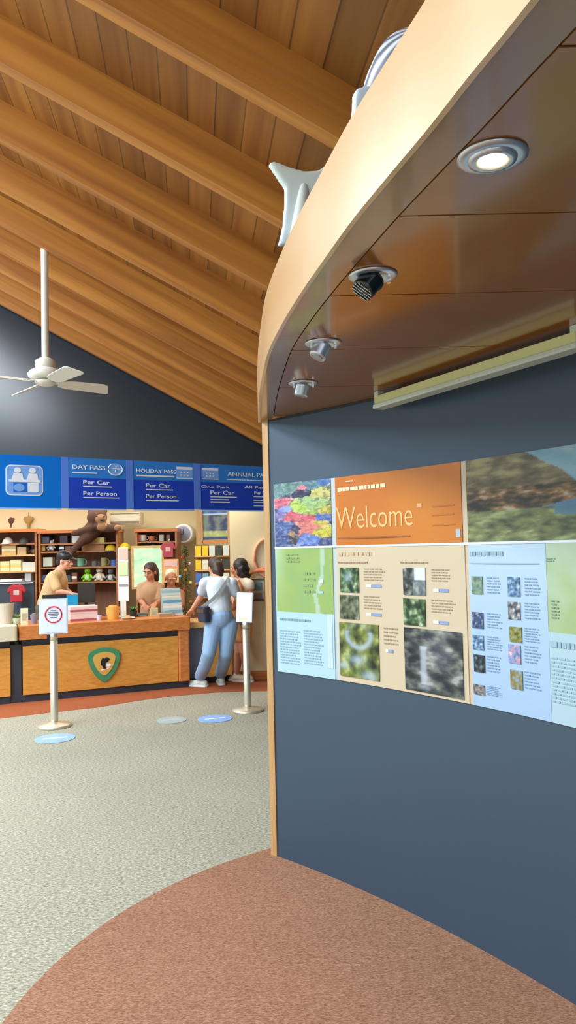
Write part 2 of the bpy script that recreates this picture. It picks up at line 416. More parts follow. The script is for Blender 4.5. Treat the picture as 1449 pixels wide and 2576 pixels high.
def crowd(u, v):
    # children in bright shirts seen as overlapping blobs
    pal = [(96, 110, 160), (230, 110, 120), (200, 214, 90), (120, 160, 150), (230, 150, 130), (90, 120, 190), (222, 200, 80), (60, 60, 84), (170, 200, 130), (120, 130, 180)]
    best = 9; col = pal[0]
    rnd = CROWD; u0_, v0_ = u, v
    u += .05*nz_(u*9, v*14, 9); v += .035*nz_(u*9, v*14, 19)
    for (cx, cy, r, c) in rnd:
        d = math.hypot((u-cx), (v-cy)*2.3)/r
        if d < best: best = d; col = c
    n = nz_(u*14, v*30, 2)
    return mix(col, (40, 46, 80) if n < 0 else (236, 226, 210), abs(n)*.6 + max(0, best-1.0)*.5)
CROWD = [(.05,.9,.2,(120,160,160)),(.3,.93,.18,(110,150,140)),(.5,.9,.09,(236,140,150)),(.5,.82,.12,(50,50,80)),(.68,.93,.15,(100,140,150)),(.88,.97,.1,(80,120,190)),(.8,.8,.14,(214,206,110)),
 (.1,.68,.15,(224,110,130)),(.08,.5,.14,(140,130,190)),(.46,.62,.15,(190,220,90)),(.62,.66,.16,(170,205,130)),(.8,.62,.14,(170,200,110)),(.92,.55,.12,(206,190,70)),
 (.28,.46,.15,(228,104,116)),(.2,.6,.1,(150,170,220)),(.66,.5,.1,(170,190,90)),(.6,.28,.2,(232,132,120)),(.6,.42,.12,(225,100,110)),(.85,.42,.12,(90,110,180)),(.14,.28,.2,(90,110,170)),
 (.1,.1,.2,(80,96,150)),(.36,.28,.12,(60,60,90)),(.34,.1,.12,(70,64,70)),(.6,.1,.18,(110,140,210)),(.82,.2,.16,(214,200,60)),(.78,.34,.1,(220,190,70)),(.92,.06,.12,(70,80,130)),(.3,.2,.07,(190,150,110))]
def landscape(u, v):
    # u 0..1 over the whole picture (1180..~1520 px)
    n = nz_(u*5, v*8, 3); n2 = nz_(u*12, v*26, 8)
    ridge = .93 - .02*u*0 + .1*nz_(u*3, 0, 1)
    peak = 1.02 if u < .42 else 1.02-(u-.42)*1.15
    peak += .04*nz_(u*9, 1.5, 4)
    if v > peak: c = mix((120, 168, 182), (150, 180, 190), .5+n)
    elif v > .62: c = ramp(.5+.8*n+.3*n2, [(0, (88, 76, 52)), (.5, (124, 110, 76)), (1, (168, 156, 104))])
    elif v > .36:
        c = ramp(.5+.7*n+.5*n2, [(0, (44, 40, 30)), (.4, (80, 66, 44)), (.6, (124, 96, 56)), (.75, (150, 108, 62)), (1, (190, 176, 150))])
        if u > .5 and v < .36+(u-.5)*.3 : c = mix(c, (96, 140, 172), .9)
    else:
        c = ramp(.5+.8*n+.4*n2, [(0, (70, 76, 48)), (.4, (108, 116, 76)), (.7, (132, 134, 84)), (1, (160, 176, 120))])
        if u > .62 and v > .24+.1*(1-u): c = mix(c, (92, 134, 160), .85)
    return c

GRN = mat('map_green_print', (172, 196, 118), .3)
def lines(name, parent, x0, x1, y0, y1, rows, colr, hgt=.38, ragged=.25, off=.0125, words=True, m=None, seed=1):
    """a block of small print: rows of short word strokes (too blurred in the photo to read)"""
    rnd = random.Random(seed*31+int(x0))
    s0, zt_ = ws(x0, y0); s1, _ = ws(x1, y0); _, zb = ws(x0, y1)
    mb = MB(); dz = (zt_-zb)/rows
    for r in range(rows):
        z1 = zt_-dz*r; z0 = z1-dz*hgt; s = s0; end = s0+(s1-s0)*(1-rnd.random()*ragged)
        while s < end-.004:
            w = rnd.uniform(.012, .035) if words else end-s
            e = min(s+w, end); arc_slab(mb, s, e, z0, z1, off+.0012, off, 1); s = e+.006
    return mb.build(name, m or mat('ink_%d_%d_%d' % colr, colr, .5), parent)

def rectpx(x0, y0, x1, y1):
    s0, a = ws(x0, y0); s1, b_ = ws(x1, y1); _, c = ws(x0, y1); return s0, s1, c, a
Z0P, Z1P, ZW = .988, 1.993, 1.649
def gpatch(name, parent, x0, x1, z0, z1, fn, off=.004, nx=24, nz=24, **k):
    return patch(name, ws(x0, 1378)[0], ws(x1, 1370)[0], z0, z1, off, fn, parent, nx, nz, **k)

# panel 1: crowd picture over green map and pale text
p1 = thing('information_board', 'display panel at the wall end, children crowd photo above a green map', 'information board', wp(.35, Z0P))
sL = 696; e1 = 839
gpatch('backing_sheet', p1, sL-3, 850, Z0P, Z1P, flat((206, 214, 214)), off=.0005, nx=6, nz=2)
gpatch('crowd_photo', p1, sL-1, e1-2, ZW+.006, Z1P, crowd, nx=120, nz=100)
def gm(u, v):
    c = mix((150, 186, 116), (168, 192, 100), v*0+.5+.5*nz_(u*3, v*3)); 
    if u < .2: c = mix(c, (196, 226, 196), (.2-u)*4*(v))
    # pale river
    x = .82-.35*max(0, .6-v) if v > .3 else .68+.2*(.3-v)
    if abs(u-x) < .035+.02*nz_(u*5, v*9): c = mix(c, (200, 224, 210), .7)
    return c
zg = ws(760, 1541)[1]
gpatch('green_map', p1, sL, e1-1, zg, ZW-.004, gm, nx=40, nz=40)
gpatch('text_sheet', p1, sL, e1-1, Z0P, zg, flat((190, 224, 238)), nx=8, nz=8)
gpatch('white_rule', p1, sL-2, 850, ZW-.005, ZW+.005, flat((240, 246, 250)), off=.006, nx=6, nz=1)
lines('map_caption', p1, 722, 760, 1394, 1420, 3, (128, 156, 96), off=.008, seed=3)
lines('map_caption', p1, 765, 800, 1440, 1500, 4, (128, 156, 96), off=.008, seed=4)
lines('heading_text', p1, 706, 806, 1554, 1568, 1, (120, 150, 160), off=.008, seed=5)
lines('body_text', p1, 706, 760, 1584, 1670, 13, (140, 170, 180), off=.008, seed=6)
lines('body_text', p1, 766, 815, 1584, 1672, 13, (140, 170, 180), off=.008, seed=7)
mb = MB(); s, z = ws(812, 1462); arc_slab(mb, s-.012, s+.012, z-.008, z+.008, .0092, .008, 1); mb.build('map_label', M_white, p1)
s, z = ws(810, 1490); arc_slab(MB(), s-.01, s+.016, z-.006, z+.006, .0092, .008, 1).build('map_label', mat('pale_blue_ink', (150, 190, 214), .5), p1)
arc_slab(MB(), ws(826, 1550)[0], ws(838, 1550)[0], ws(830, 1680)[1], ws(830, 1545)[1], .0085, .0072, 2).build('side_index', mat('lilac_index', (186, 206, 236), .5), p1)

# panel 2: orange welcome
p2 = thing('information_board', 'orange display panel with the word Welcome above photos of falls', 'information board', wp(.9, Z0P))
gpatch('backing_sheet', p2, 849, 1180, Z0P, Z1P, flat((226, 204, 172)), off=.0005, nx=12, nz=2)
def org(u, v): return mix((226, 140, 40), (206, 112, 28), .5+.5*nz_(u*2, v*1.5)*.8)
gpatch('orange_header', p2, 849, 1167, ZW+.006, Z1P, org, nx=20, nz=10)
gpatch('lower_sheet', p2, 849, 1171, Z0P, ZW-.006, flat((226, 206, 172)), nx=12, nz=4)
gpatch('white_rule', p2, 849, 1181, ZW-.005, ZW+.005, flat((240, 246, 250)), off=.006, nx=10, nz=1)
def wallmap(x0, y0, off=.0075):
    s0, z0 = ws(x0, y0)
    return lambda a, b_, d: wp(s0+a, z0+b_, off+d)
def wtext(name, body, x0, y0, x1, h, m, parent, bold=0):
    w = ws(x1, y0)[0]-ws(x0, y0)[0]
    return text_mesh(name, body, wallmap(x0, y0), w, h, m, parent, .0012, bold)
M_pale = mat('pale_peach_ink', (236, 180, 116), .5)
wtext('welcome_text', 'Welcome', 850, 1331, 1042, ws(850, 1278)[1]-ws(850, 1331)[1], M_pale, p2, -.006)
lines('strapline_text', p2, 852, 972, 1228, 1239, 1, (250, 214, 170), hgt=.85, ragged=0, seed=8, off=.0075)
lines('strapline_text', p2, 873, 890, 1210, 1214, 1, (250, 214, 170), hgt=.7, ragged=0, off=.0075)
lines('rule_line', p2, 852, 1035, 1353, 1359, 1, (150, 82, 24), hgt=.5, ragged=0, words=False, off=.0075)
s, z = ws(1058, 1271); arc_slab(MB(), s-.014, s+.014, z-.009, z+.009, .0087, .0075, 1).build('small_logo', mat('salmon_ink', (255, 160, 112), .5), p2)
s, z = ws(1156, 1341); arc_slab(MB(), s-.013, s+.013, z-.018, z+.018, .0087, .0075, 1).build('small_logo', mat('grey_blue_ink', (170, 180, 180), .5), p2)
for yy in (1273, 1295, 1320): lines('side_text', p2, 1090, 1150, yy, yy+5, 1, (176, 98, 26), hgt=.6, ragged=.1, seed=yy, words=False, off=.0075)
lines('heading_text', p2, 855, 938, 1390, 1401, 1, (196, 170, 136), hgt=.8, ragged=0, off=.0085)
lines('subheading_text', p2, 853, 927, 1413, 1419, 1, (150, 122, 92), hgt=.6, ragged=0, off=.0085)
lines('subheading_text', p2, 1010, 1080, 1413, 1419, 1, (150, 122, 92), hgt=.6, ragged=0, off=.0085)
def whitefall(kind):
    def ex(u, v, c):
        if kind == 'A': t = math.exp(-((u-.42)**2+(v-.62)**2*1.2)*22); return mix(c, (170, 190, 210), t*.8)
        if kind == 'C':
            d = abs(math.hypot((u-.5)*1.1, (v-.78)*1.5)-.33)
            t = math.exp(-d*d*150)*(1 if v < .85 else .4); t += math.exp(-((u-.45)**2*20+(v-.33)**2*90)); t += math.exp(-((u-.75)**2*20+(v-.06)**2*90)); t += math.exp(-((u-.06)**2*40+(v-.2)**2*300))
            return mix(c, (186, 206, 224), min(1, t)*.85)
        if kind == 'D':
            t = 1 if (u > .5 and v > .55) else .35 if u > .45 else 0
            return mix(c, (236, 250, 255), t)
        if kind == 'F':
            t = .85*math.exp(-((u-.335)/.06)**4)*(1 if .12 < v < .72 else 0)+.5*math.exp(-((u-.4)**2*40+(v-.71)**2*900))+.55*math.exp(-((u-.34)**2*60+(v-.08)**2*400))
            t = max(t, .3*math.exp(-((u-.6)**2*14+(v-.65)**2*8)))
            return mix(c, (198, 204, 214), t)
        return c
    return ex
def wphoto(parent, name, x0, y0, x1, y1, seed, stops, kind=None, nx=26, nz=26, sx=4, sy=4, off=.008):
    s0, z1 = ws(x0, y0); s1, _ = ws(x1, y0); _, z0 = ws((x0+x1)/2, y1)
    z1 = (z1+ws(x1, y0)[1])/2
    return patch(name, s0, s1, z0, z1, off, photo_fn(seed, stops, sx, sy, whitefall(kind) if kind else None), parent, nx, nz)
wphoto(p2, 'forest_photo', 858, 1428, 905, 1490, 1, FOREST, 'A')
wphoto(p2, 'bushland_photo', 858, 1497, 905, 1557, 2, [(0, (40, 44, 34)), (.5, (100, 112, 80)), (1, (160, 160, 130))])
wphoto(p2, 'cascade_photo', 857, 1568, 955, 1705, 3, [(0, (22, 28, 16)), (.4, (84, 98, 40)), (.7, (134, 142, 60)), (1, (190, 196, 130))], 'C', 44, 50)
wphoto(p2, 'lake_photo', 1017, 1428, 1073, 1497, 4, ROCK, 'D')
wphoto(p2, 'valley_photo', 1018, 1506, 1073, 1573, 5, FOREST)
wphoto(p2, 'waterfall_photo', 1020, 1584, 1166, 1745, 6, ROCK, 'F', 60, 60, 4, 7)
for (x0, y0, x1, y1, tagx) in ((918, 1430, 976, 1464, 1469), (918, 1499, 966, 1535, 1540), (1088, 1432, 1140, 1466, 1480), (1088, 1508, 1150, 1544, 1560), (968, 1578, 1004, 1625, 1632)):
    lines('caption_text', p2, x0, x1, y0, y1, 5, (160, 136, 108), hgt=.32, seed=x0+y0, off=.0085)
    s, z = ws(x0+6, tagx+5); s2, _ = ws(x0+44 if x0 != 968 else x0+24, tagx)
    arc_slab(MB(), s, s+(s2-s)*.35, z-.006, z+.008, .0097, .0085, 1).build('white_tag', M_white, p2)
    arc_slab(MB(), s+(s2-s)*.4, s2, z-.006, z+.008, .0097, .0085, 1).build('blue_tag', mat('blue_tag_ink', (130, 150, 190), .5), p2)

# panel 3: mountain landscape, pale blue walks table, green map
p3 = thing('information_board', 'display panel with a mountain lake photo above a pale blue walks table', 'information board', wp(1.6, Z0P))
XE = 1560
gpatch('backing_sheet', p3, 1181, XE+6, Z0P, Z1P, flat((206, 220, 236)), off=.0005, nx=16, nz=2)
gpatch('landscape_photo', p3, 1181, XE, ZW+.006, Z1P, landscape, nx=110, nz=70)
gpatch('walks_sheet', p3, 1181, 1375, Z0P, ZW-.006, lambda u, v: mix((176, 206, 236), (196, 220, 236), v), nx=12, nz=12)
zg2 = ws(1410, 1592)[1]
gpatch('green_map', p3, 1376, XE, zg2, ZW-.006, lambda u, v: mix((166, 190, 120), (190, 212, 180), .3+.6*v+.4*nz_(u*3, v*3)), nx=20, nz=20)
gpatch('text_sheet', p3, 1376, XE, Z0P, zg2, flat((188, 216, 226)), nx=12, nz=2)
gpatch('white_rule', p3, 1181, XE+6, ZW-.005, ZW+.005, flat((240, 246, 250)), off=.006, nx=12, nz=1)
BLU = [(0, (40, 60, 90)), (.4, (90, 124, 160)), (.7, (140, 180, 214)), (1, (210, 226, 236))]
c1 = [(1190, 1450, 1494, [(0, (90, 120, 100)), (1, (170, 190, 160))], 'hill_photo'), (1192, 1540, 1580, [(0, (24, 44, 96)), (.5, (60, 84, 130)), (1, (206, 196, 170))], 'night_lake_photo'),
      (1193, 1598, 1634, BLU, 'bay_photo'), (1196, 1647, 1690, [(0, (14, 20, 30)), (.6, (50, 64, 70)), (1, (120, 140, 150))], 'dark_cave_photo'), (1196, 1722, 1747, [(0, (60, 54, 54)), (.6, (140, 130, 126)), (1, (200, 200, 200))], 'rock_photo')]
for x, ya, yb, st, nm in c1: wphoto(p3, nm, x, ya, x+27, yb, x+ya, st, nx=12, nz=16)
c2 = [(1281, 1452, 1500, BLU, 'sky_photo'), (1282, 1514, 1558, [(0, (40, 44, 64)), (.4, (110, 110, 116)), (1, (236, 236, 226))], 'summit_photo'), (1286, 1577, 1615, [(0, (90, 94, 30)), (.5, (150, 150, 60)), (1, (170, 180, 200))], 'heath_photo'),
      (1283, 1622, 1668, [(0, (90, 110, 150)), (.5, (160, 186, 236)), (.7, (214, 140, 150)), (1, (236, 226, 226))], 'coast_photo'), (1288, 1686, 1733, [(0, (120, 110, 60)), (.5, (164, 146, 96)), (1, (130, 190, 240))], 'dune_photo')]
for x, ya, yb, st, nm in c2: wphoto(p3, nm, x, ya, x+30, yb, x+ya, st, nx=12, nz=16)
lines('heading_text', p3, 1185, 1272, 1388, 1400, 1, (140, 166, 180), hgt=.9, ragged=0, off=.0085)
lines('rule_line', p3, 1186, 1360, 1416, 1420, 1, (140, 166, 186), hgt=.4, ragged=0, words=False, off=.0085)
for x, ya, yb, st, nm in c1: lines('walk_text', p3, 1228, 1266, ya+2, yb+2, 6, (120, 148, 180), hgt=.3, seed=ya, off=.0085)
for x, ya, yb, st, nm in c2: lines('walk_text', p3, 1323, 1366, ya+2, yb+2, 6, (120, 148, 180), hgt=.3, seed=ya, off=.0085)
lines('map_caption', p3, 1378, 1400, 1404, 1416, 2, (120, 146, 120), off=.0085)
lines('map_caption', p3, 1390, 1410, 1510, 1560, 6, (120, 146, 120), off=.0085)
lines('heading_text', p3, 1388, 1449, 1612, 1630, 1, (150, 178, 190), hgt=.8, ragged=0, off=.0085)
lines('body_text', p3, 1390, 1470, 1652, 1770, 12, (150, 180, 190), off=.0085, seed=9)

# ------------------------------------------------------------------ canopy
FP = [(-.155,4.25),(-.138,3.85),(-.120,3.5),(-.096,3.15),(-.062,2.75),(-.010,2.4),(.046,2.1),(.100,1.85),(.152,1.62),(.206,1.42),(.248,1.27),(.283,1.13),(.318,1.0),(.352,.85),(.39,.6),(.42,.3),(.44,0),(.45,-.5)]
def catmull(P, n=6):
    out = []
    for i in range(len(P)-1):
        p0 = P[max(0, i-1)]; p1 = P[i]; p2_ = P[i+1]; p3_ = P[min(len(P)-1, i+2)]
        for k in range(n):
            t = k/n
            out.append(tuple(.5*((2*p1[j])+(-p0[j]+p2_[j])*t+(2*p0[j]-5*p1[j]+4*p2_[j]-p3_[j])*t*t+(-p0[j]+3*p1[j]-3*p2_[j]+p3_[j])*t**3) for j in (0, 1)))
    out.append(P[-1]); return out
FC = catmull(FP)
def fx(y):
    for (xa_, ya), (xb, yb) in zip(FC[:-1], FC[1:]):
        if yb <= y <= ya: return xa_+(xb-xa_)*(y-ya)/(yb-ya)
    return FC[0][0] if y > FC[0][1] else FC[-1][0]
HF = .215
can = thing('canopy', 'curved timber canopy over the display wall with glossy brown underside', 'canopy', (1.0, 2.0, ZS))
mb = MB(); vs = []; fs = []
for x, y in FC: vs += [(x, y, ZS-.004), (x+.012, y, ZS-.004), (x+.012, y, ZS+HF), (x, y, ZS+HF)]
n = len(FC)
for i in range(n-1):
    for k in range(4): a = i*4+k; b2 = i*4+(k+1)%4; fs.append((a, b2, b2+4, a+4))
fs += [(0, 3, 2, 1), (n*4-4, n*4-3, n*4-2, n*4-1)]
mb.add(vs, fs); fo = mb.build('fascia', M_fascia, can, smooth=False)
def wx(y): return CX+math.sqrt(max(0, RW*RW-(y-CY)**2))+.0
def strip(mb, ys, xl, xr, z0, z1, nx=1):
    vs = []; fs = []
    for y in ys: vs += [(xl(y), y, z0), (xr(y), y, z0), (xr(y), y, z1), (xl(y), y, z1)]
    m_ = len(ys)
    for i in range(m_-1):
        for k in range(4): a = i*4+k; b2 = i*4+(k+1)%4; fs.append((a, b2, b2+4, a+4))
    fs += [(0, 3, 2, 1), (m_*4-4, m_*4-3, m_*4-2, m_*4-1)]
    mb.add(vs, fs); return mb
def yr(a, b_, st=.06):
    k = max(1, int(abs(b_-a)/st)); return [a+(b_-a)*i/k for i in range(k+1)]
RIMW = lambda y: .052+.014*max(0, min(1, (2.6-y)))
strip(MB(), yr(-.5, 4.18), lambda y: fx(y)+.0125, lambda y: min(fx(y)+.03+RIMW(y), max(wx(y), fx(y)+.034)), ZS, ZS+.018).build('rim_strip', M_rim, can)
seams = [-.5, .48, 1.062, 1.615, 2.13, 2.72, 3.35, 4.1]
for i in range(len(seams)-1):
    a, b_ = seams[i]+.003, seams[i+1]-.003
    strip(MB(), yr(a, b_), lambda y: fx(y)+.034+RIMW(y), lambda y: max(wx(y)+.06, fx(y)+.04+RIMW(y)), ZS, ZS+.018).build('soffit_panel', M_soffit, can)
strip(MB(), yr(-.5, 4.18), lambda y: fx(y)+.031, lambda y: wx(y)+.1, ZS+.0185, ZS+.05).build('deck', M_black, can)

# downlights
LPX = [(1238, 392), (938, 692), (813, 862), (763, 963)]
LL = ['lit recessed downlight with a broad chrome ring, nearest in the canopy', 'unlit gimbal downlight with dark grille, second nearest in the canopy',
      'chrome gimbal downlight third along the canopy, reflecting blue', 'small chrome gimbal downlight farthest along the canopy']
M_lamp = mat('lit_lamp_lens', (255, 240, 210), .3, emit=(255, 226, 170), es=40)
M_lens = mat('lamp_glass', (150, 155, 160), .1, .6)
M_ring = mat('chrome_ring', (206, 212, 222), .3, .85, var=.03)
for i, (x, y) in enumerate(LPX):
    p = onz(x, y, ZS); t = thing('downlight', LL[i], 'downlight', p, 0, 'downlights in the canopy')
    M = Matrix.Translation(p)
    ro = [(.034, -.002), (.046, -.006), (.052, -.0085), (.0565, -.0085), (.063, -.006), (.064, -.0005), (.034, -.0005)]
    MB(M).lathe([(.033, -.0005), (.038, -.006), (.047, -.0075), (.058, -.007), (.0635, -.004), (.064, -.0006)], 40).build('ring', M_ring, t, smooth=True)
    if i == 0:
        MB(M).lathe([(.046, -.004), (.043, -.011), (.034, -.013), (.024, -.010), (.023, -.004)], 32).build('lamp_cup', M_ring, t, smooth=True)
        MB(M).lathe([(.001, -.0135), (.019, -.013), (.021, -.008), (.001, -.006)], 28).build('lens', M_lamp, t, smooth=True)
    else:
        T = M @ Matrix.Translation((0, 0, -.008)) @ Matrix.Rotation(math.radians((0, 38, 28, 14)[i]), 4, 'Y') @ Matrix.Rotation(math.radians((0, -18, -12, 0)[i]), 4, 'X')
        MB(T).lathe([(.033, .0), (.034, -.01), (.031, -.014), (.031, -.046), (.028, -.05)], 28).build('lamp_cup', M_ring if i > 1 else mat('dark_chrome', (70, 74, 78), .2, 1), t, smooth=True)
        MB(T).lathe([(.001, -.052), (.014, -.052), (.025, -.0495), (.025, -.044), (.001, -.044)], 24).build('lens', M_lens if i > 1 else M_black, t, smooth=True)
        g = MB(T)
        for k in range(5):
            yk = -.02+.01*k; hw = math.sqrt(.029**2-yk**2)
            g.box(-hw, hw, yk-.001, yk+.001, -.055, -.0505)
        if i == 1: g.build('grille', M_chrome, t)
        MB(M).box(-.045, -.037, -.006, .006, -.022, -.004).box(.037, .045, -.006, .006, -.022, -.004).build('bracket', M_chrome, t)

# linear fitting under canopy
fa = at(950, 1005, 3.5); fb = at(1447, 862, 2.49)
fd = Vector((fb.x-fa.x, fb.y-fa.y, 0)); fl_len = fd.length; fd.normalize(); fn_ = Vector((fd.y, -fd.x, 0))
ang = math.atan2(fd.y, fd.x)
FM = frame_M((fa.x, fa.y, 0), ang)          # local x along, +y towards wall
t = thing('linear_light', 'long cream linear light fitting hung below the canopy edge of the curved wall', 'light fitting', (fa.x, fa.y, 2.28))
M_creamf = mat('cream_fitting', (214, 212, 150), .4, var=.02); M_rail = mat('pale_rail', (206, 212, 198), .3, .2, var=.02)
MB(FM).rbox(0, fl_len+.02, -.02, .03, 2.292, 2.328, .004).build('housing', M_creamf, t)
MB(FM).rbox(-.004, fl_len+.024, -.026, .032, 2.272, 2.290, .004).box(0, fl_len, -.028, -.026, 2.279, 2.283).build('bottom_rail', M_rail, t)
for xx in (.0, fl_len+.0): MB(FM).box(xx-.004, xx+.03, -.018, .02, 2.328, ZS-.001).build('bracket', M_rail, t)

# ------------------------------------------------------------------ whale model on canopy
def vcol(o, fn):
    me = o.data; ca = me.color_attributes.new('Col', 'FLOAT_COLOR', 'POINT')
    ca.data.foreach_set('color', np.array([lin(fn(v.co))+(1,) for v in me.vertices], dtype=np.float32).ravel())
M_whale = mat('painted_whale', (255, 255, 255), .5, vc=True)
wh = thing('model_whale', 'white model whale lying on the canopy, forked tail over its edge', 'model whale', (.25, 1.9, ZS+HF))
body = MB()
spine = [(at(765, 470, 2.42), .018), (Vector((.06, 2.40, 2.645)), .035), (Vector((.15, 2.2, 2.62)), .045), (Vector((.225, 2.0, 2.62)), .055), (Vector((.25, 1.88, 2.64)), .075), (at(1010, 232, 1.76), .092), (at(1034, 182, 1.66), .088), (at(1062, 172, 1.56), .07)]
body.chain([(p+Vector((.02, 0, -.10)), r*1.05) for p, r in spine[4:]], 18)
body.chain(spine, 18)
wbody = body.build('body', M_whale, wh, remesh=.009, smooth_it=6)
def wcol(p):
    if p.y > 1.95: return (205, 212, 204)
    q_ = at(1030, 190, 1.68); a = math.atan2(p.z-q_.z, p.x-(q_.x+(1.68-p.y)*.3)); k = math.sin(a*16)
    return mix((58, 64, 84), (206, 214, 214), .62+.6*k)
vcol(wbody, wcol)
# flukes: two swept lobes as a solid plate
def plate(name, pts_px, Yf, th, m, parent, vc=None, rem=.006):
    P = [at(x, y, Yf(x, y)) for x, y in pts_px]; c = sum(P, Vector())/len(P)
    nrm = Vector((.35, -1, 0)).normalized()
    mb = MB(); k = len(P)
    mb.add([p-nrm*th for p in P]+[p+nrm*th for p in P], [tuple(range(k)), tuple(reversed(range(k, 2*k)))]+[(i, i+k, (i+1)%k+k, (i+1)%k) for i in range(k)])
    o = mb.build(name, m, parent, remesh=rem, smooth_it=3); return o
tl = plate('tail_fluke', [(674,411),(690,409),(730,424),(766,434),(800,431),(832,408),(840,440),(790,520),(740,590),(722,618),(700,618),(711,575),(716,520),(717,474),(700,450)], lambda x, y: 2.42, .012, M_whale, wh)
vcol(tl, lambda p: mix((196, 204, 190), (206, 222, 230), (2.9-p.z)*4))
fp = plate('flipper', [(892,228),(920,222),(940,224),(925,262),(900,300),(886,304),(888,262)], lambda x, y: 1.62, .012, M_whale, wh, rem=.005)
vcol(fp, lambda p: (202, 214, 224))

# ------------------------------------------------------------------ ceiling fan
FT = at(112, 627, 6.40); fx_, fy_ = FT.x, FT.y
hz = at(113, 962, 6.40).z
fan = thing('ceiling_fan', 'white four-bladed ceiling fan on a long rod', 'ceiling fan', (fx_, fy_, hz))
M_fan = mat('fan_white', (226, 222, 208), .4, var=.02)
FX = Matrix.Translation((fx_, fy_, 0))
MB(FX).lathe([(.030, hz+.16), (.030, FT.z+.05)], 20).build('rod', M_fan, fan, smooth=False)
MB(FX).lathe([(.045, hz+.205), (.078, hz+.185), (.086, hz+.165), (.086, hz+.12), (.075, hz+.115)], 28).build('collar', M_fan, fan, smooth=True)
MB(FX).lathe([(.06, hz+.125), (.09, hz+.115), (.125, hz+.095), (.145, hz+.07), (.14, hz+.045), (.11, hz+.025), (.06, hz+.02)], 32).build('motor_housing', M_fan, fan, smooth=True)
MB(FX).lathe([(.02, hz-.03), (.06, hz-.024), (.085, hz-.006), (.09, hz+.012), (.05, hz+.022)], 28).build('hub_cap', M_fan, fan, smooth=True)
for a in (39, -49, 131, 219):
    T = FX @ Matrix.Translation((0, 0, hz)) @ Matrix.Rotation(math.radians(a), 4, 'Z') @ Matrix.Rotation(math.radians(-20), 4, 'X')
    bl = MB(T).prism([(.12, -.045), (.19, -.062), (.50, -.076), (.54, -.06), (.59, .055), (.57, .07), (.19, .062), (.12, .04)], -.004, .004).build('blade', M_fan, fan, bevel=.002)
    MB(T).box(.06, .2, -.02, .02, .004, .010).build('blade_arm', M_fan, bl)

# ------------------------------------------------------------------ blue sign
SA = onz(0, 1277, 2.11); SB = onz(680, 1284, 2.11)
sdir = Vector((SB.x-SA.x, SB.y-SA.y, 0)).normalized(); sn = Vector((sdir.y, -sdir.x, 0))   # towards the viewer
SZ0, SZ1 = 2.11, 2.643
def su(x):
    d = ray(x, 1230); # intersection with the sign plane
    k = (SA-EYE).dot(sn)/d.dot(sn); p = EYE+d*k; return (p-SA).dot(sdir), p.z
def sz(x, y):
    d = ray(x, y); k = (SA-EYE).dot(sn)/d.dot(sn); return (EYE+d*k).z
def sp_(u, z, off): return Vector((SA.x, SA.y, 0))+sdir*u+sn*off+Vector((0, 0, z))
SM = Matrix(((sdir.x, -sn.x, 0, SA.x), (sdir.y, -sn.y, 0, SA.y), (0, 0, 1, 0), (0, 0, 0, 1)))  # local x along, y away from viewer
def sbox(u0, u1, z0, z1, o0, o1): return MB(SM).box(u0, u1, -o1, -o0, z0, z1)
B_hdr = mat('sign_header_blue', (52, 136, 226), .3, var=.03); B_low = mat('sign_royal_blue', (34, 74, 200), .3, var=.03)
B_brt = mat('sign_bright_blue', (6, 120, 222), .3, var=.02); B_str = mat('sign_joint_blue', (96, 140, 236), .3, var=.02)
B_ico = mat('sign_icon_blue', (128, 178, 246), .4, var=.02); W_ink = mat('white_ink', (244, 248, 255), .5, var=.01)
B_edge = mat('sign_edge', (170, 205, 250), .3)
def stext(name, body, x0, x1, y, hpx, parent, bold=.01, off=.031):
    u0, _ = su(x0); u1, _ = su(x1); z0 = sz((x0+x1)/2, y); h = sz((x0+x1)/2, y-hpx)-z0
    return text_mesh(name, body, lambda a, b_, d: sp_(u0+a, z0+b_, off+d), u1-u0, h, W_ink, parent, .002, bold)
def sbar(name, x0, x1, y0, y1, parent, m=None, off=.031, mb=None):
    u0, _ = su(x0); u1, _ = su(x1); xm = (x0+x1)/2
    b_ = sbox(u0, u1, sz(xm, y1), sz(xm, y0), off, off+.002); return b_.build(name, m or W_ink, parent)
def board(x0, x1, label, split=True, hy=None):
    u0, _ = su(x0); u1, _ = su(x1)
    t = thing('price_sign', label, 'sign', sp_(u0, SZ0, 0), 0, 'blue pass price signs')
    if split:
        zm = SZ0+.605*(SZ1-SZ0)
        sbox(u0, u1, SZ0, zm, 0, .03).build('price_field', B_low, t); sbox(u0, u1, zm, SZ1, 0, .03).build('header', B_hdr, t)
    else: sbox(u0, u1, SZ0, SZ1, 0, .03).build('panel', B_brt, t)
    sbox(u0, u1, SZ0-.016, SZ0-.001, 0, .034).build('bottom_trim', B_edge, t)
    return t
def joint(x0, x1, parent):
    sbox(su(x0)[0], su(x1)[0], SZ0, SZ1, .002, .033).build('joint_strip', B_str, parent)
s0 = board(-260, 151.5, 'bright blue sign at far left with a white service desk icon', False); joint(152, 170, s0)
s1 = board(170.5, 314.5, 'blue sign headed DAY PASS with a round clock icon'); joint(315, 333, s1)
s2 = board(333.5, 484.5, 'blue sign headed HOLIDAY PASS with a calendar icon at its right'); joint(485, 502, s2)
s3 = board(502.5, 760, 'blue sign headed ANNUAL PASS, farthest right beside the curved wall')
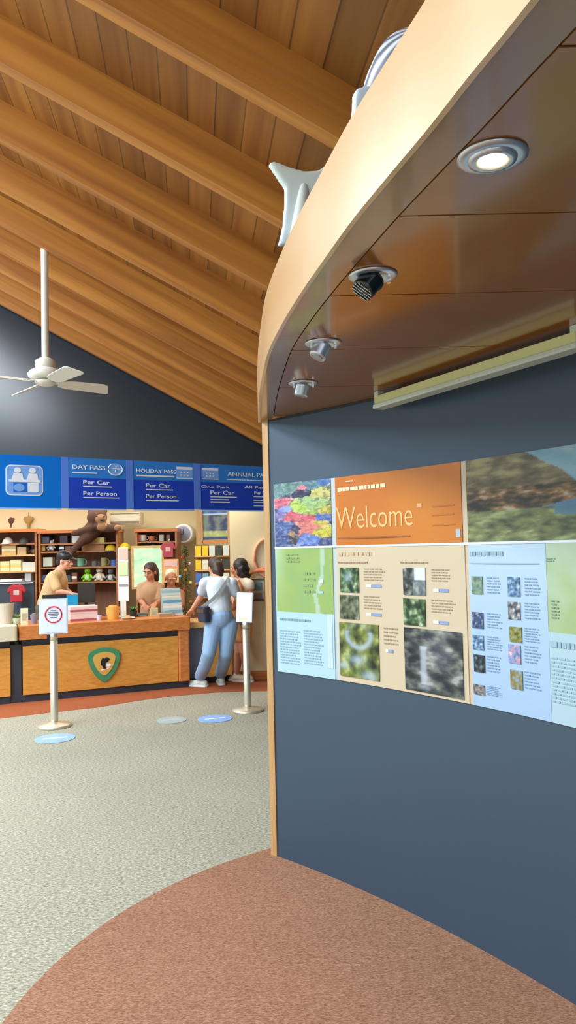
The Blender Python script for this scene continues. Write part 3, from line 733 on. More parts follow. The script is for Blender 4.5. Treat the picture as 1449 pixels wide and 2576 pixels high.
# service desk icon
def rrect(x0, y0, x1, y1, r, n=5):
    P = []
    for cx, cy, a0 in ((x1-r, y1-r, 0), (x0+r, y1-r, 90), (x0+r, y0+r, 180), (x1-r, y0+r, 270)):
        for k in range(n+1): a = math.radians(a0+90*k/n); P.append((cx+r*math.cos(a), cy+r*math.sin(a)))
    return P
SMV = SM @ Matrix.Rotation(math.radians(90), 4, 'X')       # local x along, y up, z towards the viewer
def splate(pts, o0, o1, name, m, parent): return MB(SMV).prism(pts, o0, o1).build(name, m, parent)
u0 = su(12)[0]; u1 = su(106)[0]; za = sz(59, 1247); zb = sz(59, 1171)
splate(rrect(u0, za, u1, zb, .05), .031, .033, 'icon_border', W_ink, s0)
splate(rrect(u0+.01, za+.01, u1-.01, zb-.01, .045), .0332, .0345, 'icon_field', B_ico, s0)
cu_, wz = (u0+u1)/2, zb-za
def P_(a, b_): return (u0+(u1-u0)*a, za+(zb-za)*b_)
splate([P_(.2,.12), P_(.83,.12), P_(.83,.42), P_(.2,.42)], .0347, .036, 'icon_desk_front', mat('sign_deep_blue', (24, 110, 214), .4), s0)
splate([P_(.08,.44), P_(.93,.44), P_(.93,.52), P_(.08,.52)], .0362, .0375, 'icon_desk_top', W_ink, s0)
splate([P_(.58,.12), P_(.87,.12), P_(.87,.42), P_(.58,.42)], .0362, .037, 'icon_desk_side', W_ink, s0)
for a0, a1, b0 in ((.15, .47, .52), (.55, .87, .52)):
    splate([P_(a0,b0), P_(a1,b0), P_(a1-.03,b0+.2), P_(a0+.06,b0+.22)], .0362, .0375, 'icon_torso', W_ink, s0)
    ex = (a0+a1)/2; splate([(P_(ex,.83)[0]+.035*math.cos(q*PI/8), P_(ex,.83)[1]+.028*math.sin(q*PI/8)) for q in range(16)], .0362, .0375, 'icon_head', W_ink, s0)
splate([(P_(.35,.26)[0]+.055*math.cos(q*PI/8), P_(.35,.26)[1]+.04*math.sin(q*PI/8)) for q in range(16)], .0362, .0375, 'icon_badge', B_ico, s0)
# texts
stext('title_text', 'DAY PASS', 180, 263, 1182, 11, s1); sbar('subtitle_line', 180, 242, 1188.5, 1191.5, s1)
stext('title_text', 'HOLIDAY PASS', 341, 440, 1191, 10, s2); sbar('subtitle_line', 341, 436, 1196.5, 1200, s2)
stext('title_text', 'ANNUAL PASS', 570, 676, 1200, 10, s3); sbar('subtitle_line', 568, 674, 1207.5, 1209.5, s3)
def price(px, y, w, txt, parent):
    stext('price_text', txt, px, px+w, y, 10, parent); sbar('price_line', px, px+w+6, y+4.5, y+7, parent)
price(207, 1219, 66, 'Per Car', s1); price(207, 1247, 84, 'Per Person', s1)
price(364, 1227, 62, 'Per Car', s2); price(364, 1254, 76, 'Per Person', s2)
stext('group_text', 'One Park', 503, 575, 1229, 7, s3); stext('group_text', 'All Parks', 611, 676, 1230, 7, s3)
price(526, 1245, 60, 'Per Car', s3); sbar('price_line', 526, 572, 1256, 1258.5, s3); sbar('price_line', 526, 574, 1262, 1265, s3)
stext('price_text', 'Per Car', 636, 676, 1245, 8, s3)
for yy in (1250, 1259, 1264, 1273): sbar('price_line', 634, 678, yy-1, yy+1.3, s3)
# clock and calendar icons
uc = su(288)[0]; zc_ = sz(288, 1181.5)
splate([(uc+.082*math.cos(q*PI/14), zc_+.066*math.sin(q*PI/14)) for q in range(28)], .031, .033, 'clock_icon', B_ico, s1)
ringm = MB(); rp = [sp_(uc+.08*math.cos(q), zc_+.064*math.sin(q), .034) for q in [2.2+i*.22 for i in range(23)]]
ringm.tube(rp, .006, 6); ringm.tube([sp_(uc-.03, zc_+.01, .035), sp_(uc+.045, zc_+.005, .035)], .005, 6).tube([sp_(uc, zc_-.03, .035), sp_(uc+.01, zc_+.03, .035)], .004, 6); ringm.build('clock_hands', W_ink, s1)
for (xa_, xb_, ya, yb, par) in ((441, 482, 1175, 1204, s2), (505, 547, 1178, 1206, s3)):
    u0 = su(xa_)[0]; u1 = su(xb_)[0]; a = sz(xa_+20, yb); b_ = sz(xa_+20, ya)
    splate(rrect(u0, a, u1, b_, .012), .031, .033, 'calendar_icon', B_ico, par)
    splate(rrect(u0+.003, b_-.03, u1-.003, b_-.002, .008), .0332, .0345, 'calendar_header', W_ink, par)
    cells = MB(SM)
    for r in range(2):
        for c in range(3): uu = u0+(u1-u0)*(.25+.2*c); zz = a+(b_-a)*(.22+.24*r); cells.box(uu, uu+.018, -.0345, -.0332, zz, zz+.014)
    cells.build('calendar_days', W_ink, par)
    sbox(u0, u1, a-.004, a+.004, .0332, .0345).build('calendar_base', W_ink, par)
# hanging rods that carry the sign boards from the ceiling
for x in (60, 240, 410, 590):
    u, _ = su(x); p = sp_(u, SZ1, .01); 
    # the boards fix to the header beam
hb = MB(SM).box(su(-260)[0], su(760)[0], .0, .07, SZ0+.02, SZ1-.02).build('header_beam', M_slate2)
struct('trim_header', hb, None, 'dark header beam carrying the blue signs', 'beam')

# ------------------------------------------------------------------ service counter
CR = onz(467, 1730); CLp = onz(0, 1774)
cd = Vector((CR.x-CLp.x, CR.y-CLp.y, 0)).normalized(); ca_ = math.atan2(cd.y, cd.x)
CM = frame_M((CR.x, CR.y, 0), ca_)             # local x along (negative to the left), y back
cn = Vector((-cd.y, cd.x, 0))
def cx_(x, y=1650, off=0.0):
    d = ray(x, y); o_ = CR+cn*off; k = (o_-EYE).dot(cn)/d.dot(cn); p = EYE+d*k
    return (p-CR).dot(cd), p.z
ZT = cx_(400, 1559)[1]; print('counter top', ZT)
ZT = .845; ZL = ZT-.15; ZP = ZL-.075; ZK = .085
xl, xr_ = cx_(55)[0], cx_(477)[0]
ct = thing('service_counter', 'honey timber service counter with black band and green shield badge', 'counter', (CR.x, CR.y, 0), ca_)
xm = (xl+xr_)/2
MB(CM).box(xl, xr_, .02, .72, 0, ZK).build('kickboard', M_dark, ct)
MB(CM).box(xl+.01, cx_(448)[0], 0.0, .05, ZK, ZP).build('front_panel', M_counter, ct)
MB(CM).box(xl, xr_-.13, .035, .70, ZP, ZL).build('dark_band', M_dark, ct)  # recessed dark band between front panel and worktop
MB(CM).box(xl+.01, xr_-.14, .055, .70, ZK, ZP).build('carcass', M_dark, ct)
MB(CM).rbox(xl-.03, xr_+.0, -.05, .74, ZL, ZT, .01).build('worktop', M_lip, ct)
MB(CM).rbox(cx_(449)[0], xr_-.005, -.03, .62, ZK, ZL, .02).build('end_panel', M_lip, ct)
# badge
def shield(c, w, h, k=1.0):
    P = []
    top = [(-.5, .30), (-.42, .40), (-.2, .48), (0, .5), (.2, .48), (.42, .40), (.5, .30)]
    right = [(.49, .14), (.42, -.08), (.3, -.28), (.14, -.45), (.05, -.5)]
    P = top+right+[(-x, y) for x, y in reversed(right)]
    return [(c[0]+x*w*k, c[1]+y*h*k) for x, y in P]
CMV = CM @ Matrix.Rotation(math.radians(90), 4, 'X')
bx_, bz_ = cx_(262, 1671)
wB = cx_(303)[0]-cx_(221)[0]; hB = cx_(262, 1631)[1]-cx_(262, 1716)[1]
bd = thing('badge', 'green shield badge with a dark animal on the counter front', 'badge', CM @ Vector((bx_, 0, bz_)))
MB(CMV).prism(shield((bx_, bz_), wB, hB), .001, .022).build('shield_border', mat('badge_green', (70, 146, 100), .5), bd, bevel=.004)
MB(CMV).prism(shield((bx_, bz_+.012), wB, hB, .68), .0222, .027).build('shield_field', mat('badge_yellow', (226, 176, 84), .5), bd)
dv = MB(CMV)
dv.prism([(bx_+a*wB, bz_+b_*hB) for a, b_ in ((-.12,.1),(-.06,.2),(0,.17),(.06,.22),(.12,.19),(.17,.15),(.1,.08),(.04,.05),(.02,-.04),(.05,-.12),(-.03,-.13),(-.06,-.05),(-.12,0))], .0272, .031).build('animal_figure', M_black, bd)
MB(CMV).prism([(bx_+a*wB, bz_+b_*hB) for a, b_ in ((.04,.03),(.16,.02),(.22,-.03),(.14,-.07),(.05,-.06))], .0272, .030).build('animal_chest', W_ink, bd)
MB(CMV).prism([(bx_+a*wB, bz_+b_*hB) for a, b_ in ((-.12,-.15),(.14,-.1),(.14,-.12),(-.1,-.18))], .0272, .029).build('ribbon', W_ink, bd)
# left desk with cream edge
ld = thing('service_counter', 'timber counter section at far left with a pale cream edge', 'counter', CM @ Vector((xl-.5, 0, 0)), ca_)
xa2, xb2 = xl-1.6, cx_(26)[0]
MB(CM).box(xb2+.002, xl-.004, .03, .6, 0, ZP+.02).build('corner_post', M_dark, ld)
MB(CM).box(xa2, xb2, .02, .65, 0, ZK).build('kickboard', M_dark, ld)
MB(CM).box(xa2, xb2, 0, .05, ZK, ZP-.01).build('front_panel', M_counter, ld)
MB(CM).box(xa2, xb2, .06, .65, ZK, ZL).build('carcass', M_dark, ld)
MB(CM).rbox(xa2, cx_(43)[0], -.09, .7, ZL, ZT+.01, .03).build('worktop', mat('cream_laminate', (216, 208, 178), .4), ld)
# low counter at right
lc = thing('low_counter', 'lower timber counter section where the two customers stand', 'counter', CM @ Vector((xr_+.4, .2, 0)), ca_)
q0, q1 = xr_+.01, cx_(590)[0]+.0
MB(CM).box(q0, q1, .16, .6, 0, ZK).build('kickboard', M_black, lc)
MB(CM).box(q0, q0+.2, .12, .6, ZK, .70).build('grey_panel', mat('blue_grey_laminate', (112, 120, 134), .5), lc)
MB(CM).box(q0+.2, q1, .12, .6, ZK, .70).build('front_panel', M_counter, lc)
MB(CM).rbox(q0, q1, .04, .66, .70, .765, .01).build('worktop', M_shelfl, lc)

# ------------------------------------------------------------------ post stands with signs
def stand(px, py, label, w, h, zb_, zt2, tilt, rz):
    p = onz(px, py); t = thing('sign_stand', label, 'sign stand', (p.x, p.y, 0), rz, 'polished post stands')
    T = frame_M((p.x, p.y, 0), rz)
    MB(T).lathe([(.158, .0), (.16, .012), (.15, .026), (.06, .036), (.034, .05)], 40).build('base', M_steel, t, smooth=True)
    MB(T).lathe([(.034, .045), (.036, .08), (.036, zb_-.07)], 24).build('post', M_steel, t, smooth=True)
    MB(T).lathe([(.037, zb_-.066), (.037, zb_-.0), (.02, zb_+.01)], 24).build('post_cap', M_steel, t, smooth=True)
    MB(T).box(-.06, -.036, -.02, .02, zb_-.05, zb_-.01).build('belt_slot', M_black, t)
    S = T @ Matrix.Translation((0, -.02, zb_)) @ Matrix.Rotation(math.radians(tilt), 4, 'X')
    sf = MB(S).rbox(-w/2, w/2, -.012, -.002, 0, h, .004).build('sign_frame', mat('pale_acrylic', (214, 226, 240), .2), t)
    MB(S).box(-w/2+.012, w/2-.012, -.0145, -.0125, .012, h-.012).build('notice_sheet', mat('notice_white', (226, 232, 244), .5), t)
    return t, S
p0 = onz(137, 1830)
t, S = stand(137, 1828, 'polished post stand on the left holding a notice with a red ring', .265, .33, .88, 1.2, -6, math.radians(14))
MB(S).box(-.1, .12, -.011, -.003, .335, .37).build('dark_header', M_black, t)
rg = MB(); rg.tube([S @ Vector((.075*math.cos(q*PI/16), -.016, .18+.075*math.sin(q*PI/16))) for q in range(32)], .0065, 6, True)
rg.build('red_ring', mat('red_ink', (206, 44, 60), .5), t)
nl = MB(S)
for i, (w_, zz) in enumerate(((.05, .215), (.09, .198), (.1, .182), (.08, .165), (.06, .148))): nl.box(-w_/2, w_/2, -.016, -.0148, zz, zz+.007)
nl.build('notice_text', mat('ink_grey', (110, 100, 120), .5), t)
t, S = stand(623, 1789, 'polished post stand on the right beside the wall with a blank white notice', .215, .30, .90, 1.3, -4, math.radians(-38))
MB(S).box(-.05, .05, -.016, -.0147, .02, .045).build('notice_footer', mat('cream_ink', (240, 214, 170), .5), t)

# floor markers
M_mark = mat('floor_sticker_blue', (150, 190, 246), .4); M_mark2 = mat('floor_sticker_grey', (172, 186, 186), .5)
for (x, y, wpx, m_, lab) in ((138, 1858, 98, M_mark, 'round pale blue floor marker in front of the left post stand'), (541, 1808.5, 86, M_mark, 'round pale blue floor marker left of the right post stand'),
                         (432, 1812, 74, M_mark2, 'faded grey floor marker in the middle of the carpet')):
    p = onz(x, y); r = wpx/2*p.y/FPX
    t = thing('floor_marker', lab, 'floor marker', (p.x, p.y, 0.001), 0, 'round floor markers')
    MB(Matrix.Translation((p.x, p.y, 0))).lathe([(r, .0012), (r, .0045), (r*.98, .005)], 40).build('disc', m_, t)
    MB(frame_M((p.x, p.y, 0), .3)).box(-r*.6, r*.6, -.02, .02, .0052, .006).build('stripe', mat('sticker_white', (226, 236, 250), .5) if m_ is M_mark else mat('sticker_dull', (190, 200, 200), .5), t)

# ------------------------------------------------------------------ shop fittings
BW = 11.55                                       # face of shelving back
def bx(x, y): return at(x, y, BW)
def wbox(x0, x1, y0, y1, Ya, Yb, name, m, parent=None, bevel=0):
    """box whose front face fills the pixel rectangle at depth Ya"""
    a = at(x0, y1, Ya); b_ = at(x1, y0, Ya)
    return MB().box(a.x, b_.x, Ya, Yb, a.z, b_.z).build(name, m, parent, bevel=bevel)
def span(x0, x1, y0, y1, Y):
    a = at(x0, (y0+y1)/2, Y); b_ = at(x1, (y0+y1)/2, Y); c = at((x0+x1)/2, y1, Y); d = at((x0+x1)/2, y0, Y)
    return a.x, b_.x, c.z, d.z
M_shback = wood('shelf_back', (116, 74, 48), (150, 100, 66), (4, 4, 1), .6, 2)
def shelving(x0, x1, ytop, label, rows, Ya=11.1):
    X0, X1, _, zt_ = span(x0, x1, ytop, ytop+10, Ya); Yb = 11.5
    t = thing('display_shelves', label, 'shelves', ((X0+X1)/2, Ya+.2, 0))
    MB().box(X0, X1, Yb-.02, Yb, 0, zt_).build('back_panel', M_shback, t)
    for xx in (X0, X1-.03): MB().box(xx, xx+.03, Ya, Yb-.021, 0, zt_).build('side_panel', M_shelf, t)
    MB().box(X0-.01, X1+.01, Ya-.03, Yb, zt_, zt_+.045).build('top_rail', M_lip, t)
    for yy, mm in rows:
        z = at((x0+x1)/2, yy, Ya).z; MB().box(X0+.031, X1-.031, Ya+.01, Yb-.022, z-.022, z).build('shelf', mm, t)
    MB().box(X0+.031, X1-.031, Ya+.02, Yb-.022, 0, .3).build('plinth', M_dark, t)
    return t
shelving(-120, 92, 1340, 'timber gift shelves at the far left behind the counter', [(1368, M_shelf), (1397, M_shelfl), (1438, M_shelfl), (1464, M_white)])
shelving(96, 296, 1340, 'timber gift shelves in the middle behind the person in the cap', [(1366, M_shelf), (1386, M_shelf), (1426, M_shelf), (1464, M_shelf)])
shelving(340, 445, 1338, 'timber gift shelves behind the two staff', [(1362, M_shelf), (1404, M_shelf), (1446, M_shelf)])

# item builders
def C_(name, rgb, rough=.6): return mat('item_'+name, rgb, rough)
def item_box(x0, x1, y0, y1, m, name, label, cat, group, Y=11.15, d=.14, band=None):
    X0, X1, z0, z1 = span(x0, x1, y0, y1, Y)
    t = thing(name, label, cat, ((X0+X1)/2, Y+d/2, z0), 0, group)
    MB().rbox(X0, X1, Y, Y+d, z0, z1, min(.008, (X1-X0)*.2)).build('body', m, t)
    if band:
        h = z1-z0; MB().box(X0+.004, X1-.004, Y-.002, Y-.0002, z0+h*.35, z0+h*.6).build('front_label', band, t)
    return t
def item_mug(x, y1, r, h, m, label, group, Y=11.2):
    p = at(x, y1, Y); t = thing('mug', label, 'mug', (p.x, Y, p.z), 0, group); T = Matrix.Translation((p.x, Y, p.z))
    MB(T).lathe([(r*.85, 0), (r, .01), (r, h), (r*.9, h), (r*.88, .015)], 20).build('cup', m, t, smooth=False)
    pts = [T @ Vector((r+.0+.03*math.sin(a), 0, h/2+h*.33*math.cos(a))) for a in [i*PI/8 for i in range(9)]]
    MB().tube(pts, .006, 6).build('handle', m, t); return t
def item_cap(x, y1, m, mb_, label, group, Y=11.2, s=1.0, face=-1):
    p = at(x, y1, Y); t = thing('cap', label, 'cap', (p.x, Y, p.z), 0, group); T = Matrix.Translation((p.x, Y, p.z)) @ Matrix.Scale(s, 4)
    prof = [(.088, 0)]+[(.088*math.cos(a), .1*math.sin(a)) for a in [i*PI/16 for i in range(1, 8)]]+[(.004, .1)]
    MB(T).lathe(prof, 22).build('crown', m, t, smooth=True)
    br = [(.08*math.cos(a), -.05-.09*math.sin(a)) for a in [i*PI/12 for i in range(13)]]
    MB(T @ Matrix.Rotation(.1, 4, 'X')).prism(br+[(-.07, -.03), (.07, -.03)], .002, .009).build('brim', mb_, t)
    return t
def item_plush(x, y1, h, m, m2, label, group, Y=11.2, name='plush_toy', cat='plush toy'):
    p = at(x, y1, Y); t = thing(name, label, cat, (p.x, Y, p.z), 0, group); s = h
    T = Matrix.Translation((p.x, Y, p.z)) @ Matrix.Scale(s, 4)
    MB(T).ell((0, 0, .30), (.26, .2, .3)).ell((-.2, -.22, .09), (.1, .22, .09)).ell((.2, -.22, .09), (.1, .22, .09)).cap((-.2, 0, .45), .08, (-.36, -.14, .26), .07).cap((.2, 0, .45), .08, (.36, -.14, .26), .07).build('body', m, t, remesh=h*.028, smooth_it=2)
    MB(T).ell((0, -.03, .74), (.22, .2, .21)).ell((-.17, .0, .93), (.07, .04, .08)).ell((.17, 0, .93), (.07, .04, .08)).ell((0, -.2, .69), (.1, .09, .07)).build('head', m, t, remesh=h*.028, smooth_it=2)
    MB(T).ell((0, -.16, .3), (.17, .06, .2)).build('belly', m2, t, smooth=True)
    MB(T).ell((-.08, -.21, .79), (.025, .02, .025)).ell((.08, -.21, .79), (.025, .02, .025)).ell((0, -.29, .71), (.03, .02, .02)).build('eyes_and_nose', M_black, t, smooth=True)
    return t
def item_bottle(x, y1, h, m, mc, label, group, Y=11.2, r=.03):
    p = at(x, y1, Y); t = thing('bottle', label, 'bottle', (p.x, Y, p.z), 0, group); T = Matrix.Translation((p.x, Y, p.z))
    MB(T).lathe([(r*.9, 0), (r, .006), (r, h*.62), (r*.45, h*.78), (r*.45, h*.88)], 18).build('body', m, t, smooth=True)
    MB(T).lathe([(r*.5, h*.885), (r*.5, h), (r*.3, h)], 14).build('cap', mc, t); return t
def item_shirt(x0, x1, y0, y1, m, label, group, Y=11.3, mp=None):
    X0, X1, z0, z1 = span(x0, x1, y0, y1, Y); w = X1-X0; h = z1-z0; cx0 = (X0+X1)/2
    t = thing('t_shirt', label, 't-shirt', (cx0, Y, z0), 0, group)
    P = [(-.32,0),(.32,0),(.32,.6),(.42,.5),(.5,.62),(.36,.9),(.15,1),(0,.92),(-.15,1),(-.36,.9),(-.5,.62),(-.42,.5),(-.32,.6)]
    T = Matrix.Translation((cx0, Y, z0)) @ Matrix.Rotation(PI/2, 4, 'X')
    MB(T).prism([(a*w, b_*h) for a, b_ in P], -.015, .015).build('cloth', m, t, bevel=.006)
    if mp: MB(T).prism([(-.15*w, .4*h), (.15*w, .4*h), (.15*w, .68*h), (-.15*w, .68*h)], .0155, .017).build('print', mp, t)
    MB().tube([(cx0, Y, z1-.02), (cx0, Y, z1+.02), (cx0+.02, Y, z1+.035), (cx0+.03, Y+.15, z1+.03)], .003, 6).build('hanger_hook', M_chrome, t)
    return t

# left shelves
G1 = 'gifts on the far left shelves'
item_box(4, 40, 1370, 1396, C_('amber', (206, 170, 100)), 'gift_box', 'amber gift box at the left end of the upper shelf', 'gift box', G1, band=C_('cream', (230, 214, 170)))
item_box(43, 66, 1376, 1396, C_('tan', (198, 164, 120)), 'gift_box', 'small tan gift box beside the amber box on the upper shelf', 'gift box', G1)
item_plush(86, 1396, .17, C_('darkbrown', (70, 46, 36)), C_('brown2', (120, 86, 60)), 'dark brown plush toy sitting at the right end of the upper left shelf', G1)
item_box(0, 24, 1412, 1437, C_('ivory', (236, 222, 160)), 'gift_box', 'ivory box at the left end of the middle left shelf', 'gift box', G1, band=C_('gold', (226, 196, 110)))
item_box(26, 53, 1408, 1437, C_('ivory2', (240, 226, 168)), 'gift_box', 'taller yellow ivory box in the centre of the middle left shelf', 'gift box', G1, band=C_('gold', (226, 196, 110)))
item_box(56, 90, 1414, 1437, C_('pale', (216, 214, 196)), 'gift_box', 'wide pale grey box at the right end of the middle left shelf', 'gift box', G1)
item_box(0, 55, 1457, 1463, C_('whitec', (240, 236, 220)), 'folded_towel', 'flat white folded towel on the lowest left shelf', 'towel', G1)
item_box(62, 78, 1441, 1463, C_('greyc', (190, 188, 184)), 'gift_box', 'small grey box on the lowest left shelf', 'gift box', G1)
G2 = 'hats on the far left shelves'
for (x, y, c, l) in ((20, 1367, (216, 214, 206), 'white cap under the top rail at the far left'), (62, 1367, (60, 66, 64), 'dark striped cap on the top left shelf, right of the white cap')):
    item_cap(x, y, C_('cap%d' % x, c), C_('brim%d' % x, tuple(min(255, v+20) for v in c)), l, G2, s=.9)
# small hanging masks on wall
for (x, y, c, l, w) in ((27, 1315, (96, 56, 48), 'small dark red brown wall carving hanging above the left shelves', .05), (71, 1313, (170, 136, 70), 'small yellow brown wall carving hanging above the left shelves', .065)):
    p = at(x, y, 12.0); p = at(x, y, 11.62)
    t = thing('wall_carving', l, 'wall ornament', (p.x, 11.62, p.z-.08))
    T = Matrix.Translation((p.x, 11.64, p.z))
    MB(T).ell((0, 0, .03), (w, .03, .06)).cap((0, 0, 0), w*.5, (0, 0, -.11), w*.25).ell((-w*.8, 0, .05), (w*.4, .02, .03)).ell((w*.8, 0, .05), (w*.4, .02, .03)).build('carved_body', C_('carv%d' % x, c), t, remesh=.006, smooth_it=2)
    MB(T).tube([(0, 0, .08), (0, 0, .15)], .003, 6).build('hanging_cord', M_black, t)
# centre shelves
G3 = 'caps on the middle shelves'
item_cap(279, 1386, C_('yellow', (214, 186, 20)), C_('navy', (40, 56, 110)), 'yellow cap with navy brim, left of the pair', G3, s=.98)
item_cap(314, 1384, C_('yellow', (214, 186, 20)), C_('navy', (40, 56, 110)), 'yellow cap with navy brim, right of the pair and above the white banner', G3, s=1.05)
item_cap(387, 1377, M_black, M_black, 'black cap on the shelf right of the bright window', G3, s=.8)
G4 = 'mugs on the middle shelves'
item_mug(204, 1425, .052, .125, C_('teal', (110, 170, 140)), 'teal green mug right of the person in the black cap', G4)
item_mug(288, 1425, .05, .10, C_('blue', (52, 96, 176)), 'cobalt blue mug next to the white banner', G4)
item_mug(262, 1425, .045, .13, C_('olive', (140, 132, 86)), 'olive mug left of the cobalt blue mug', G4)
item_mug(238, 1425, .04, .08, C_('slateg', (90, 94, 96)), 'dark grey mug between the teal and olive mugs', G4)
item_mug(360, 1361, .05, .09, C_('off', (206, 202, 186)), 'off-white mug on the top right shelf', G4); item_mug(382, 1361, .045, .07, C_('rust', (176, 100, 64)), 'rust mug on the top right shelf', G4)
G5 = 'plush toys on the middle shelves'
item_plush(221, 1463, .21, C_('lime', (126, 196, 10)), C_('lime2', (190, 226, 150)), 'bright lime green plush toy on the lower middle shelf', G5)
item_plush(251, 1463, .22, C_('oat', (206, 194, 168)), C_('oat2', (226, 216, 196)), 'oatmeal plush toy right of the lime green toy', G5)
item_plush(279, 1463, .20, C_('grey', (110, 112, 108)), C_('greyl', (200, 200, 190)), 'grey and white plush toy beside the white banner', G5)
item_plush(130, 1385, .16, C_('white2', (206, 206, 196)), C_('white3', (226, 226, 220)), 'white plush toy on the middle shelves left of the person in the black cap', G5)
for i, (x0, x1, y0, y1, c, l) in enumerate(((100, 124, 1350, 1366, (70, 76, 92), 'dark blue grey box under the middle shelf top rail'), (150, 170, 1348, 1366, (60, 44, 60), 'deep plum box under the middle shelf top rail'), (180, 203, 1342, 1366, (214, 212, 200), 'white box beside the brown plush animal'),
        (226, 262, 1352, 1366, (190, 174, 100), 'olive yellow stack box under the middle shelf top rail'), (205, 262, 1369, 1385, (160, 112, 72), 'brown wide box below the brown plush animal'), (108, 132, 1402, 1425, (196, 196, 176), 'pale box left of the person in the black cap on the mug shelf'),
        (100, 138, 1446, 1463, (74, 84, 104), 'slate blue box behind the shoulder of the person in the cap'))):
    item_box(x0, x1, y0, y1, C_('mb%d' % i, c), 'gift_box', l, 'gift box', 'boxes on the middle shelves')
for i, (x0, x1, c, l) in enumerate(((345, 356, (196, 110, 76), 'narrow rust box at the left of the top right shelf'), (400, 412, (180, 176, 160), 'narrow stone box near the red shirt on the top right shelf'), (418, 428, (120, 90, 80), 'narrow brown box above the red shirt'))):
    item_box(x0, x1, 1345, 1361, C_('rb%d' % i, c), 'gift_box', l, 'gift box', 'boxes on the top right shelf')
# brown plush animal on top of the middle shelves
PL = (250, 1372)
t = thing('plush_kangaroo', 'large dark brown plush animal sprawled on top of the shelves', 'plush animal', at(240, 1336, 11.2))
M_fur = mat('brown_fur', (84, 54, 42), .9, var=.25, scale=40, bump=.3); M_fur2 = mat('tan_fur', (150, 112, 78), .9, var=.2, scale=40, bump=.3)
K = lambda x, y, Y=11.15: at(x, y, Y)
zz = MB().chain([(K(218, 1352, 11.04), .10), (K(232, 1334), .13), (K(246, 1320), .13)]).chain([(K(212, 1356, 11.0), .07), (K(196, 1372, 10.98), .055), (K(178, 1394, 10.97), .035)]).chain([(K(250, 1325, 11.05), .07), (K(275, 1330, 11.02), .06), (K(296, 1328, 11.0), .05)])
zz.chain([(K(228, 1330, 11.02), .06), (K(200, 1338, 10.98), .05), (K(185, 1342, 10.98), .04)])
zz.ell(K(244, 1302, 11.12), (.15, .13, .13)).ell(K(229, 1287, 11.15), (.05, .03, .06)).ell(K(262, 1285, 11.15), (.05, .03, .06)).build('body', M_fur, t, remesh=.016, smooth_it=3)
MB().ell(K(254, 1306, 11.02), (.085, .07, .075)).ell(K(258, 1326, 11.0), (.09, .05, .06)).ell(K(296, 1328, 10.97), (.055, .05, .05)).build('muzzle_and_chest', M_fur2, t, remesh=.014, smooth_it=3)
MB().ell(K(244, 1299, 10.98), (.014, .01, .014)).ell(K(262, 1299, 10.97), (.014, .01, .014)).ell(K(256, 1308, 10.94), (.024, .02, .016)).build('eyes_and_nose', M_black, t, smooth=True)

rnd = random.Random(11)
WORDS = {(206, 200, 180): 'stone', (120, 80, 60): 'brown', (60, 64, 72): 'charcoal', (190, 150, 90): 'ochre', (90, 110, 140): 'steel blue', (170, 70, 60): 'brick red', (226, 220, 200): 'cream', (110, 130, 90): 'moss green'}
PALW = list(WORDS)
ROWS = [('shelf under the top rail, far left', -30, 88, 1368, (1350, 1358), 8, [(0, 38), (46, 82)]), ('second shelf of the middle shelves', 98, 292, 1386, (1370, 1377), 12, [(118, 142), (206, 296)]),
        ('mug shelf of the middle shelves', 136, 292, 1426, (1402, 1414), 12, [(140, 190), (193, 300)]), ('lowest shelf behind the mugs', 98, 292, 1464, (1440, 1450), 12, [(98, 140), (205, 296)]),
        ('second shelf near the red shirt', 343, 403, 1404, (1378, 1390), 5, []), ('lowest shelf right of the window', 410, 443, 1446, (1410, 1428), 4, [])]
for nm, xa0, xb0, yb0, yr0, cnt, skip in ROWS:
    used = []; prev = None
    for k in range(cnt):
        x0 = xa0+(xb0-xa0)*k/cnt+1; x1 = xa0+(xb0-xa0)*(k+1)/cnt-1
        if any(x1 > s_[0] and x0 < s_[1] for s_ in skip): continue
        c = rnd.choice(PALW); y0 = rnd.uniform(*yr0)
        item_box(x0, x1, y0, yb0-.5, C_('row'+WORDS[c].replace(' ', '_'), c), 'boxed_souvenir', '%s boxed souvenir, number %d from left, %s' % (WORDS[c], k+1, nm), 'souvenir', 'boxed souvenirs on the shelves', d=.12, band=C_('row_pale', (232, 228, 214)) if rnd.random() < .5 else None)

# air conditioner
X0, X1, z0, z1 = span(276, 352, 1289, 1318, 11.3)
t = thing('air_conditioner', 'grey white wall air conditioner high behind the brown plush animal', 'air conditioner', ((X0+X1)/2, 11.5, z0))
MB().rbox(X0, X1, 11.3, 11.62, z0, z1, .02).build('casing', mat('ac_casing', (196, 190, 168), .5), t)
lv = MB()
for k in range(2): lv.box(X0+.01, X1-.01, 11.292, 11.298, z0+.012+.02*k, z0+.02+.02*k)
lv.build('louvre', mat('louvre_grey', (120, 112, 92), .5), t); MB().box(X0+.01, X1-.01, 11.293, 11.298, z1-.02, z1-.012).build('top_seam', mat('louvre_grey', (120, 112, 92), .5), t)
# fill between the shelves and the wall is open; wall clock
p = at(460, 1343, 11.5); t = thing('wall_clock', 'round white wall clock with a grey face', 'clock', (p.x, 11.5, p.z))
T = Matrix.Translation((p.x, 11.56, p.z)) @ Matrix.Rotation(PI/2, 4, 'X')
MB(T).lathe([(.15, -.3), (.15, .0), (.145, .03), (.125, .036), (.115, .026)], 36).build('case', mat('clock_white', (236, 236, 230), .4), t, smooth=True)
MB(T).lathe([(.001, .027), (.11, .0272), (.112, .02)], 32).build('face', mat('clock_grey', (150, 154, 176), .4), t)
MB(T).box(-.004, .004, -.005, .075, .0275, .031).box(-.05, .005, -.004, .004, .031, .034).build('hands', M_black, t)

